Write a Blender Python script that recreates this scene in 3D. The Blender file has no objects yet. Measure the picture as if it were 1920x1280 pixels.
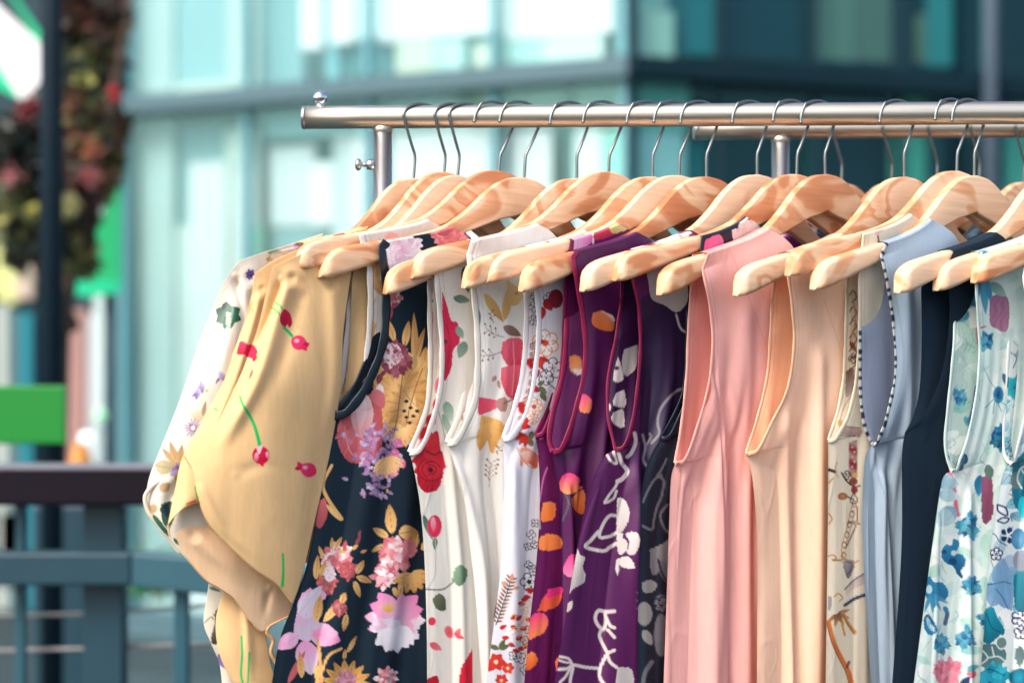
import bpy, bmesh, math, random
import numpy as np
from mathutils import Vector, Matrix
sc = bpy.context.scene
COL = sc.collection
R = math.radians
# ---------------------------------------------------------------- camera, sky, sun, exposure
S = 1560.0            # photo pixels per metre at the rail
D = 2.1               # camera to rail
F = S * D             # focal length in photo pixels (1920 wide)
CZ = 1.37             # camera height
cd = bpy.data.cameras.new('camera'); cam = bpy.data.objects.new('camera', cd); COL.objects.link(cam)
cam.location = (0, -D, CZ); cam.rotation_euler = (R(90), 0, 0)
cd.sensor_width = 36; cd.lens = 36 * F / 1920; cd.clip_end = 2000; cd.clip_start = .05
cd.dof.use_dof = True; cd.dof.focus_distance = D - .09; cd.dof.aperture_fstop = 2.3; cd.dof.aperture_blades = 0
sc.camera = cam
w = bpy.data.worlds.new('World'); sc.world = w; w.use_nodes = True
nt = w.node_tree; bg = nt.nodes['Background']
sky = nt.nodes.new('ShaderNodeTexSky'); sky.sky_type = 'NISHITA'; sky.sun_disc = False
SUN = Vector((-.55, -.62, .95)).normalized()
sky.sun_elevation = math.asin(SUN.z); sky.sun_rotation = math.atan2(SUN.x, SUN.y)
sky.air_density = 1.0; sky.dust_density = 5.0; sky.ozone_density = .6
nt.links.new(sky.outputs[0], bg.inputs[0]); bg.inputs[1].default_value = .15
sd = bpy.data.lights.new('sun', 'SUN'); so = bpy.data.objects.new('sun', sd); COL.objects.link(so)
sd.energy = .85; sd.angle = R(24); sd.color = (1, .96, .92)
so.rotation_euler = SUN.to_track_quat('Z', 'Y').to_euler(); so.location = (-3, -4, 8)
sc.view_settings.view_transform = 'Standard'; sc.view_settings.look = 'None'
sc.view_settings.exposure = 1.12; sc.view_settings.gamma = 1
sc.render.engine = 'CYCLES'; sc.cycles.use_denoising = True
sc.cycles.max_bounces = 6; sc.cycles.transparent_max_bounces = 12
sc.cycles.sample_clamp_indirect = 6
rng = np.random.default_rng(7); random.seed(7)
# ---------------------------------------------------------------- helpers
def lin(c):
    c = np.asarray(c, float) / 255
    return np.where(c <= .04045, c / 12.92, ((c + .055) / 1.055) ** 2.4)
def rgba(c): return (*[float(x) for x in lin(c)], 1)
def tag(o, label=None, cat=None, group=None, kind=None):
    if label: o['label'] = label
    if cat: o['category'] = cat
    if group: o['group'] = group
    if kind: o['kind'] = kind
    return o
def link(name, me, mat=None, parent=None):
    o = bpy.data.objects.new(name, me); COL.objects.link(o)
    if mat is not None: me.materials.append(mat)
    if parent is not None: o.parent = parent; o.matrix_parent_inverse = Matrix.Identity(4)
    return o
def empty(name, loc=(0, 0, 0), rot=(0, 0, 0)):
    o = bpy.data.objects.new(name, None); COL.objects.link(o); o.location = loc; o.rotation_euler = rot
    o.empty_display_size = .05
    return o
def grid_mesh(name, P, col=None, smooth=True, wrapv=False):
    """P: rows x cols x 3"""
    nr, nc = P.shape[:2]
    idx = np.arange(nr * nc).reshape(nr, nc)
    if wrapv: idx = np.hstack([idx, idx[:, :1]])
    q = np.stack([idx[:-1, :-1], idx[1:, :-1], idx[1:, 1:], idx[:-1, 1:]], -1).reshape(-1, 4)
    return raw_mesh(name, P.reshape(-1, 3), q, None if col is None else col.reshape(-1, 3), smooth)
def raw_mesh(name, V, q, col=None, smooth=True):
    me = bpy.data.meshes.new(name)
    me.vertices.add(len(V)); me.vertices.foreach_set('co', np.ascontiguousarray(V, np.float32).ravel())
    k = q.shape[1]
    me.loops.add(q.size); me.loops.foreach_set('vertex_index', q.ravel().astype(np.int32))
    me.polygons.add(len(q)); me.polygons.foreach_set('loop_start', (np.arange(len(q)) * k).astype(np.int32))
    me.update(calc_edges=True)
    me.polygons.foreach_set('use_smooth', np.full(len(q), smooth))
    if col is not None:
        at = me.color_attributes.new('Dye', 'FLOAT_COLOR', 'POINT')
        c4 = np.ones((len(V), 4), np.float32); c4[:, :3] = col
        at.data.foreach_set('color', c4.ravel())
    return me
class MB:
    def __init__(s): s.v = []; s.f = []
    def box(s, lo, hi, M=None):
        n = len(s.v)
        for z in (lo[2], hi[2]):
            for x, y in ((lo[0], lo[1]), (hi[0], lo[1]), (hi[0], hi[1]), (lo[0], hi[1])):
                p = Vector((x, y, z)); s.v.append(M @ p if M else p)
        s.f += [tuple(n + i for i in f) for f in ((3, 2, 1, 0), (4, 5, 6, 7), (0, 1, 5, 4), (1, 2, 6, 5), (2, 3, 7, 6), (3, 0, 4, 7))]
        return s
    def tube(s, pts, r, k=12, cap=True):
        pts = [Vector(p) for p in pts]; n0 = len(s.v); N = len(pts)
        up = Vector((0, 0, 1)); prev = None
        for i, p in enumerate(pts):
            t = (pts[min(i + 1, N - 1)] - pts[max(i - 1, 0)]).normalized()
            if prev is None:
                a = up if abs(t.z) < .9 else Vector((1, 0, 0)); n = (a - t * a.dot(t)).normalized()
            else: n = (prev - t * prev.dot(t)).normalized()
            prev = n; b = t.cross(n); rr = r[i] if hasattr(r, '__len__') else r
            for j in range(k):
                a = 2 * math.pi * j / k; s.v.append(p + (n * math.cos(a) + b * math.sin(a)) * rr)
        for i in range(N - 1):
            for j in range(k):
                j2 = (j + 1) % k; s.f.append((n0 + i * k + j, n0 + i * k + j2, n0 + (i + 1) * k + j2, n0 + (i + 1) * k + j))
        if cap:
            s.f.append(tuple(n0 + j for j in range(k))[::-1]); s.f.append(tuple(n0 + (N - 1) * k + j for j in range(k)))
        return s
    def ball(s, c, r, n=20, m=12):
        pts = []; rr = []
        for i in range(m + 1):
            a = math.pi * i / m; pts.append(Vector(c) + Vector((0, 0, -r * math.cos(a)))); rr.append(max(r * math.sin(a), 1e-5))
        return s.tube(pts, rr, n)
    def build(s, name, mat, parent=None, smooth=False, bevel=0, auto=None):
        me = bpy.data.meshes.new(name); me.from_pydata([tuple(v) for v in s.v], [], s.f); me.update()
        if smooth: me.polygons.foreach_set('use_smooth', [len(p.vertices) <= 4 for p in me.polygons])
        o = link(name, me, mat, parent)
        if bevel:
            b = o.modifiers.new('bevel', 'BEVEL'); b.width = bevel; b.segments = 2; b.limit_method = 'ANGLE'
        return o
def hit(px, py, O, n, v=0.0):
    """point where the ray of photo pixel (px,py) meets the vertical plane (O, n) pushed v along n"""
    dx = (px - 960) / F; dz = (640 - py) / F
    t = (v + O[0] * n[0] + (O[1] + D) * n[1]) / (dx * n[0] + n[1])
    return np.stack([dx * t, t - D, CZ + dz * t], -1)
def proj(P):
    t = P[..., 1] + D
    return 960 + F * P[..., 0] / t, 640 - F * (P[..., 2] - CZ) / t
def at(px, py, y):
    t = y + D
    return Vector(((px - 960) / F * t, y, CZ + (640 - py) / F * t))
def catmull(pts, n=12):
    P = np.array(pts, float); P = np.vstack([2 * P[0] - P[1], P, 2 * P[-1] - P[-2]])
    out = []
    for i in range(1, len(P) - 2):
        t = np.linspace(0, 1, n, endpoint=False)[:, None]
        a, b, c, d = P[i - 1], P[i], P[i + 1], P[i + 2]
        out.append(.5 * (2 * b + (c - a) * t + (2 * a - 5 * b + 4 * c - d) * t ** 2 + (3 * b - a - 3 * c + d) * t ** 3))
    return np.vstack(out + [P[-2:-1]])
def resample(P, n, w=None):
    d = np.r_[0, np.cumsum(np.linalg.norm(np.diff(P, axis=0), axis=1))]; d /= d[-1]
    t = np.linspace(0, 1, n) if w is None else w
    return np.stack([np.interp(t, d, P[:, k]) for k in range(P.shape[1])], -1)
def sst(x, a=0., b=1.):
    x = np.clip((x - a) / (b - a), 0, 1); return x * x * (3 - 2 * x)
# ---------------------------------------------------------------- materials
def new_mat(name):
    m = bpy.data.materials.new(name); m.use_nodes = True
    return m, m.node_tree, m.node_tree.nodes['Principled BSDF']
def simple(name, c, rough=.6, metal=0, var=.12, scale=20, bump=0, spec=.5, coat=0):
    m, t, p = new_mat(name)
    tc = t.nodes.new('ShaderNodeTexCoord'); nz = t.nodes.new('ShaderNodeTexNoise'); nz.inputs['Scale'].default_value = scale
    nz.inputs['Detail'].default_value = 5
    t.links.new(tc.outputs['Object'], nz.inputs['Vector'])
    mx = t.nodes.new('ShaderNodeMix'); mx.data_type = 'RGBA'
    a = lin(c); mx.inputs['A'].default_value = (*(a * (1 - var)), 1); mx.inputs['B'].default_value = (*np.minimum(a * (1 + var), 1), 1)
    t.links.new(nz.outputs['Fac'], mx.inputs['Factor']); t.links.new(mx.outputs['Result'], p.inputs['Base Color'])
    p.inputs['Roughness'].default_value = rough; p.inputs['Metallic'].default_value = metal; p.inputs['Specular IOR Level'].default_value = spec
    p.inputs['Coat Weight'].default_value = coat
    if bump:
        b = t.nodes.new('ShaderNodeBump'); b.inputs['Strength'].default_value = bump; b.inputs['Distance'].default_value = .002
        t.links.new(nz.outputs['Fac'], b.inputs['Height']); t.links.new(b.outputs[0], p.inputs['Normal'])
    return m
def fabric(name, rough, sheen=.2, wr=.25, spec=.5, coat=0, aniso=0):
    m, t, p = new_mat(name); N = t.nodes.new; L = t.links.new
    a = N('ShaderNodeAttribute'); a.attribute_name = 'Dye'
    tc = N('ShaderNodeTexCoord'); mp = N('ShaderNodeMapping'); mp.inputs['Scale'].default_value = (9, 9, 2.2)
    L(tc.outputs['Object'], mp.inputs['Vector'])
    nz = N('ShaderNodeTexNoise'); nz.inputs['Scale'].default_value = 1.6; nz.inputs['Detail'].default_value = 1.2; nz.inputs['Roughness'].default_value = .35; nz.inputs['Distortion'].default_value = .5
    L(mp.outputs[0], nz.inputs['Vector'])
    n2 = N('ShaderNodeTexNoise'); n2.inputs['Scale'].default_value = 500; L(tc.outputs['Object'], n2.inputs['Vector'])
    b = N('ShaderNodeBump'); b.inputs['Strength'].default_value = wr; b.inputs['Distance'].default_value = .03
    L(nz.outputs['Fac'], b.inputs['Height'])
    b2 = N('ShaderNodeBump'); b2.inputs['Strength'].default_value = .12; b2.inputs['Distance'].default_value = .0006
    L(n2.outputs['Fac'], b2.inputs['Height']); L(b.outputs[0], b2.inputs['Normal']); L(b2.outputs[0], p.inputs['Normal'])
    # sparse sharp creases
    n3 = N('ShaderNodeTexNoise'); n3.inputs['Scale'].default_value = 9; n3.inputs['Detail'].default_value = 1.5; n3.inputs['Distortion'].default_value = .7
    mp3 = N('ShaderNodeMapping'); mp3.inputs['Scale'].default_value = (1.6, 1.6, .8); mp3.inputs['Rotation'].default_value = (.5, .3, 0); L(tc.outputs['Object'], mp3.inputs['Vector']); L(mp3.outputs[0], n3.inputs['Vector'])
    r3 = N('ShaderNodeValToRGB'); L(n3.outputs['Fac'], r3.inputs[0]); e3 = r3.color_ramp.elements; e3[0].position = .455; e3[0].color = (0, 0, 0, 1); e3[1].position = .5; e3[1].color = (1, 1, 1, 1); q3 = e3.new(.56); q3.color = (0, 0, 0, 1)
    n4 = N('ShaderNodeTexNoise'); n4.inputs['Scale'].default_value = 7; L(tc.outputs['Object'], n4.inputs['Vector'])
    r4 = N('ShaderNodeMapRange'); r4.inputs['From Min'].default_value = .5; r4.inputs['From Max'].default_value = .7; L(n4.outputs['Fac'], r4.inputs['Value'])
    m4 = N('ShaderNodeMath'); m4.operation = 'MULTIPLY'; L(r3.outputs[0], m4.inputs[0]); L(r4.outputs[0], m4.inputs[1])
    b3 = N('ShaderNodeBump'); b3.inputs['Strength'].default_value = wr * .3; b3.inputs['Distance'].default_value = .0035; L(m4.outputs[0], b3.inputs['Height']); L(b2.outputs[0], b3.inputs['Normal']); L(b3.outputs[0], p.inputs['Normal'])
    # uneven thread tone
    mp5 = N('ShaderNodeMapping'); mp5.inputs['Scale'].default_value = (300, 300, 40); L(tc.outputs['Object'], mp5.inputs['Vector'])
    n5 = N('ShaderNodeTexNoise'); n5.inputs['Scale'].default_value = 1; n5.inputs['Detail'].default_value = 3; L(mp5.outputs[0], n5.inputs['Vector'])
    r5 = N('ShaderNodeMapRange'); r5.inputs['To Min'].default_value = .88; r5.inputs['To Max'].default_value = 1.1; L(n5.outputs['Fac'], r5.inputs['Value'])
    mc = N('ShaderNodeMix'); mc.data_type = 'RGBA'; mc.blend_type = 'MULTIPLY'; mc.inputs['Factor'].default_value = 1; L(a.outputs['Color'], mc.inputs['A']); L(r5.outputs[0], mc.inputs['B'])
    L(mc.outputs['Result'], p.inputs['Base Color'])
    p.inputs['Roughness'].default_value = rough; p.inputs['Sheen Weight'].default_value = sheen
    p.inputs['Specular IOR Level'].default_value = spec; p.inputs['Coat Weight'].default_value = coat; p.inputs['Coat Roughness'].default_value = .35
    # a little light comes through thin cloth
    tr = N('ShaderNodeBsdfTranslucent'); L(a.outputs['Color'], tr.inputs['Color']); L(b2.outputs[0], tr.inputs['Normal'])
    ms = N('ShaderNodeMixShader'); ms.inputs[0].default_value = .22
    L(p.outputs[0], ms.inputs[1]); L(tr.outputs[0], ms.inputs[2]); L(ms.outputs[0], t.nodes['Material Output'].inputs['Surface'])
    return m
M_COTTON = fabric('cotton_cloth', .72, .03, .22, .2)
M_SATIN = fabric('satin_cloth', .33, .0, .5, .5, .12)
def wood():
    m, t, p = new_mat('hanger_wood'); N = t.nodes.new; L = t.links.new
    tc = N('ShaderNodeTexCoord'); oi = N('ShaderNodeObjectInfo')
    ad = N('ShaderNodeVectorMath'); ad.operation = 'MULTIPLY_ADD'; ad.inputs[1].default_value = (37, 53, 29)
    cb = N('ShaderNodeCombineXYZ')
    for i in range(3): L(oi.outputs['Random'], cb.inputs[i])
    L(cb.outputs[0], ad.inputs[0]); L(tc.outputs['Object'], ad.inputs[2])
    mp = N('ShaderNodeMapping'); mp.inputs['Scale'].default_value = (5.5, 8, 10); mp.inputs['Rotation'].default_value = (0, R(25), 0); L(ad.outputs[0], mp.inputs['Vector'])
    nz = N('ShaderNodeTexNoise'); nz.inputs['Scale'].default_value = 1.0; nz.inputs['Detail'].default_value = 2.5; nz.inputs['Distortion'].default_value = 1.9
    nz.inputs['Roughness'].default_value = .45
    L(mp.outputs[0], nz.inputs['Vector'])
    # shift per hanger: some pale, some orange
    mt = N('ShaderNodeMath'); mt.operation = 'MULTIPLY_ADD'; L(oi.outputs['Random'], mt.inputs[0]); mt.inputs[1].default_value = .34; 
    m2 = N('ShaderNodeMath'); m2.operation = 'SUBTRACT'; L(nz.outputs['Fac'], m2.inputs[0]); m2.inputs[1].default_value = .16; L(m2.outputs[0], mt.inputs[2])
    rp = N('ShaderNodeValToRGB'); L(mt.outputs[0], rp.inputs[0]); e = rp.color_ramp.elements
    e[0].position = .30; e[0].color = rgba((230, 192, 158)); e[1].position = .80; e[1].color = rgba((192, 118, 76))
    for pos, c in ((.44, (230, 194, 160)), (.475, (216, 162, 120)), (.53, (208, 146, 102)), (.57, (230, 192, 156)), (.66, (222, 176, 136)), (.69, (202, 138, 94))):
        x = e.new(pos); x.color = rgba(c)
    # fine grain rings
    wv = N('ShaderNodeTexNoise'); wv.inputs['Scale'].default_value = 6; wv.inputs['Detail'].default_value = 4; wv.inputs['Distortion'].default_value = .3
    mg = N('ShaderNodeMapping'); mg.inputs['Scale'].default_value = (1.6, 30, 34); mg.inputs['Rotation'].default_value = (0, R(24), 0); L(ad.outputs[0], mg.inputs['Vector']); L(mg.outputs[0], wv.inputs['Vector'])
    mx = N('ShaderNodeMix'); mx.data_type = 'RGBA'; mx.blend_type = 'MULTIPLY'; mx.inputs['Factor'].default_value = 1
    r2 = N('ShaderNodeMapRange'); r2.inputs['To Min'].default_value = .72; r2.inputs['To Max'].default_value = 1.2; L(wv.outputs['Fac'], r2.inputs['Value'])
    L(rp.outputs[0], mx.inputs['A']); L(r2.outputs[0], mx.inputs['B']); L(mx.outputs['Result'], p.inputs['Base Color'])
    p.inputs['Roughness'].default_value = .48; p.inputs['Coat Weight'].default_value = .1; p.inputs['Coat Roughness'].default_value = .2
    return m
M_WOOD = wood()
def steel(name, c, rough, streak=(1, 60, 60), warm=None):
    m, t, p = new_mat(name); N = t.nodes.new; L = t.links.new
    tc = N('ShaderNodeTexCoord'); mp = N('ShaderNodeMapping'); mp.inputs['Scale'].default_value = streak; L(tc.outputs['Object'], mp.inputs['Vector'])
    nz = N('ShaderNodeTexNoise'); nz.inputs['Scale'].default_value = 5; nz.inputs['Detail'].default_value = 6; L(mp.outputs[0], nz.inputs['Vector'])
    rp = N('ShaderNodeValToRGB'); L(nz.outputs['Fac'], rp.inputs[0]); e = rp.color_ramp.elements
    e[0].position = .3; e[0].color = (*(lin(c) * .78), 1); e[1].position = .7; e[1].color = rgba(c)
    mr = N('ShaderNodeMapRange'); mr.inputs['To Min'].default_value = rough * .8; mr.inputs['To Max'].default_value = rough * 1.3; L(nz.outputs['Fac'], mr.inputs['Value'])
    L(rp.outputs[0], p.inputs['Base Color']); L(mr.outputs[0], p.inputs['Roughness']); p.inputs['Metallic'].default_value = 1
    return m
M_RAIL = steel('brushed_steel', (214, 206, 190), .34)
M_POST = steel('brushed_steel_post', (200, 200, 200), .3, (60, 60, 1))
M_CHROME = steel('chrome', (225, 225, 228), .1)
M_WIRE = steel('hook_wire', (140, 146, 144), .34, (20, 20, 20))
# ---------------------------------------------------------------- racks
def rail_z(x): return CZ + (640 - 220.5) / S + (x + .23) * .0066
def rack(name, y, px0, pole_px, rz, rr, pr, label, bolt=True):
    k = (y + D) / D
    x0 = (px0 - 960) / S * k; xp = (pole_px - 960) / S * k; x1 = x0 + 2.05; xq = x1 - (xp - x0)
    root = empty(name, (xp, y, 0)); tag(root, label, 'clothes rack', 'clothes racks')
    f = lambda x, z: (x - xp, 0, z)
    b = MB(); b.tube([f(x, rz(x)) for x in np.linspace(x0, x1, 30)], rr, 40); b.build('rail', M_RAIL, root, True)
    c = MB(); c.tube([f(x0 - .0035, rz(x0)), f(x0 - .003, rz(x0)), f(x0 - .0005, rz(x0)), f(x0 + .0012, rz(x0))], [rr * .8, rr * .97, rr * 1.03, rr * 1.03], 40); c.build('end_cap', M_POST, root, True)
    for xx in (xp, xq):
        zt = rz(xx) - rr
        p = MB(); p.tube([f(xx, .06), f(xx, zt + .0025)], pr, 32); po = p.build('post', M_POST, root, True)
        c = MB(); c.tube([f(xx, zt - .005), f(xx, zt - .0025), f(xx, zt + .0005), f(xx, zt + .002)], [pr * 1.005, pr * 1.07, pr * 1.07, pr * 1.0], 32, False); c.build('weld_collar', M_RAIL, po, True)
        if bolt:
            zb = rail_z(xx) - .057
            c = MB(); dz = pr
            X = Vector(f(xx - dz, zb))
            c.tube([X + Vector((.001, 0, 0)), X - Vector((.008, 0, 0)), X - Vector((.0082, 0, 0)), X - Vector((.015, 0, 0)), X - Vector((.0152, 0, 0)), X - Vector((.019, 0, 0)), X - Vector((.0215, 0, 0))], [.0066, .006, .003, .0028, .006, .0078, .005], 20)
            c.build('thumb_screw', M_POST, po, True)
        fb = MB(); fb.tube([(xx - xp, -.28, .04), (xx - xp, .28, .04)], .016, 20); fb.build('foot', M_POST, root, True)
    if bolt:
        xb = (600 - 960) / S; zb = rz(xb) + rr
        c = MB(); c.tube([f(xb, zb - .002), f(xb, zb + .0005), f(xb, zb + .002), f(xb, zb + .006)], [.006, .005, .004, .004], 20)
        c.ball(f(xb, zb + .0095), .0087, 28, 16); c.build('ball_finial', M_CHROME, root, True)
    return root
rack('clothes_rack', 0, 571, 717.5, rail_z, .0138, .0112, 'brushed steel clothes rack in front, with a small round ball on its rail end')
BY = .2
rack('clothes_rack', BY, 1305, 1463.5, lambda x: CZ + (640 - 242) / S * (BY + D) / D + (x - .3) * .006, .0135, .0112, 'second steel clothes rack standing behind the front one, its rail showing lower at right', False)
# ---------------------------------------------------------------- hangers (local x to the near tip, y to its face, z up; origin in the rail's centre)
WT = -.0725
TU = np.array([0, .02, .0375, .055, .068, .082, .10, .13, .17, .205, .230, .243, .251, .2552, .2565])
TZ = np.array([0, -.003, -.012, -.027, -.0415, -.0555, -.070, -.084, -.0965, -.1065, -.114, -.1205, -.129, -.141, -.1505])
BU = np.array([0, .012, .03, .08, .13, .17, .205, .23, .243, .2565])
BZ = np.array([-.0445, -.0492, -.0545, -.079, -.1015, -.119, -.1345, -.1455, -.1505, -.1530])
TC = catmull(np.stack([TU, TZ], -1), 10)
def ztop(u): return WT + np.interp(np.abs(u), TC[:, 0], TC[:, 1])
def zbot(u): return WT + np.interp(np.abs(u), BU, BZ)
def tk(u): return .0062 + .0055 * sst(np.abs(u), .06, .22)
def hanger_meshes():
    us = np.unique(np.r_[np.linspace(-.24, .24, 97), -.2565, -.256, -.2545, -.252, -.249, -.245, .245, .249, .252, .2545, .256, .2565])
    K = 20; P = np.zeros((len(us), K, 3))
    for i, u in enumerate(us):
        zt, zb, t = ztop(u), zbot(u), tk(u) * (1 if abs(u) < .25 else max(.35, 1 - (abs(u) - .25) / .0065 * .6))
        c, h = (zt + zb) / 2, max((zt - zb) / 2, .0006)
        r = min(.0024 + .0036 * sst(abs(u), .09, .2), t * .8, h * .8)
        for j in range(K):
            cx, cz_ = ((1, 1), (-1, 1), (-1, -1), (1, -1))[j // 5]; a = math.pi / 2 * (j // 5) + math.pi / 2 * (j % 5) / 4
            P[i, j] = (u, cx * (t - r) + r * math.cos(a), c + cz_ * (h - r) + r * math.sin(a))
    q = grid_mesh('hanger_body', P, wrapv=True)
    # caps
    bm = bmesh.new(); bm.from_mesh(q); bm.verts.ensure_lookup_table()
    for base in (0, (len(us) - 1) * K):
        try: bm.faces.new([bm.verts[base + j] for j in range(K)])
        except Exception: pass
    bmesh.ops.recalc_face_normals(bm, faces=bm.faces); bm.to_mesh(q); bm.free()
    for p in q.polygons: p.use_smooth = True
    hooks = []
    for sgn in (1, -1):
        pts = [(0, WT - .01), (0, WT + .003), (.0005, WT + .024), (-.003, WT + .034), (-.0085, -.025), (-.0135, -.012)]
        c0 = .0105
        # centre c0 towards the near tip; stem comes up on the far side, wire ends on the near side
        for a in np.linspace(-8, 180, 22):
            pts.append((c0 - .0275 * math.cos(R(a)), .0158 * math.sin(R(a))))
        pts = pts[:-5] + ([(c0 + .0225, .0105), (c0 + .0275, .002), (c0 + .030, -.006), (c0 + .0305, -.0125)] if sgn > 0 else [(c0 + .0225, .0105), (c0 + .0275, .002), (c0 + .0285, -.003)])
        pp = catmull([(sgn * a, b) for a, b in pts], 5)
        b = MB(); b.tube([(a, 0, z) for a, z in pp], .0018, 10)
        b.ball((pp[-1][0], 0, pp[-1][1]), .0022, 10, 6)
        me = bpy.data.meshes.new('hanger_hook'); me.from_pydata([tuple(v) for v in b.v], [], b.f)
        me.polygons.foreach_set('use_smooth', [True] * len(me.polygons)); me.materials.append(M_WIRE); hooks.append(me)
    q.materials.append(M_WOOD)
    return q, hooks
HB, HH = hanger_meshes()
HG = {}
class Frame: pass
def frame(px, tip=None, top=328, flip=0, Y=0.0, phi=55, dz=None):
    Y += .006 if flip == 0 else -.006
    f = Frame(); f.x = (px - 960) / S * (Y + D) / D; f.y = Y; f.z = rail_z(f.x) if not dz else dz(f.x)
    f.phi = phi; f.beta = 0
    if tip:
        tx, ty = tip; best = None
        for ph in np.arange(34, 66, .25):
            d = (-math.sin(R(ph)), -math.cos(R(ph))); t = Y + D + .2565 * d[1]
            e = abs(960 + F * (f.x + .2565 * d[0]) / t - tx)
            if best is None or e < best[0]: best = (e, ph, t)
        f.phi = best[1]; zw = CZ + (640 - ty) / F * best[2]
        f.beta = math.atan2((f.z + WT - .153) - zw, .2565)
    f.d = np.array([-math.sin(R(f.phi)), -math.cos(R(f.phi)), 0]); f.n = np.array([math.cos(R(f.phi)), -math.sin(R(f.phi)), 0])
    f.O = np.array([f.x, f.y, f.z]); f.flip = flip
    f.lift = (CZ + (640 - top) / S * (Y + D) / D) - (f.z + WT)
    return f
def make_hanger(f, label, name='wooden_hanger'):
    root = empty(name, (f.x, f.y, f.z), (0, f.beta, math.atan2(f.d[1], f.d[0])))
    tag(root, label, 'hanger', 'wooden hangers on the racks')
    b = bpy.data.objects.new('hanger_body', HB); COL.objects.link(b); b.parent = root; b.location = (0, 0, f.lift); b.scale = (getattr(f, 'sx', 1), 1, 1)
    h = bpy.data.objects.new('hook', HH[f.flip]); COL.objects.link(h); h.parent = root
    return root
def arm(f, u, off=0.0):
    """world z of the hanger's upper edge at u (frame coordinate)"""
    u = np.asarray(u, float)
    return f.z + ztop(u) * math.cos(f.beta) + f.lift - u * math.sin(f.beta) + off
def P3(f, u, v, z):
    return np.stack([f.x + u * f.d[0] + v * f.n[0], f.y + u * f.d[1] + v * f.n[1], z + 0 * u], -1)
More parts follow.
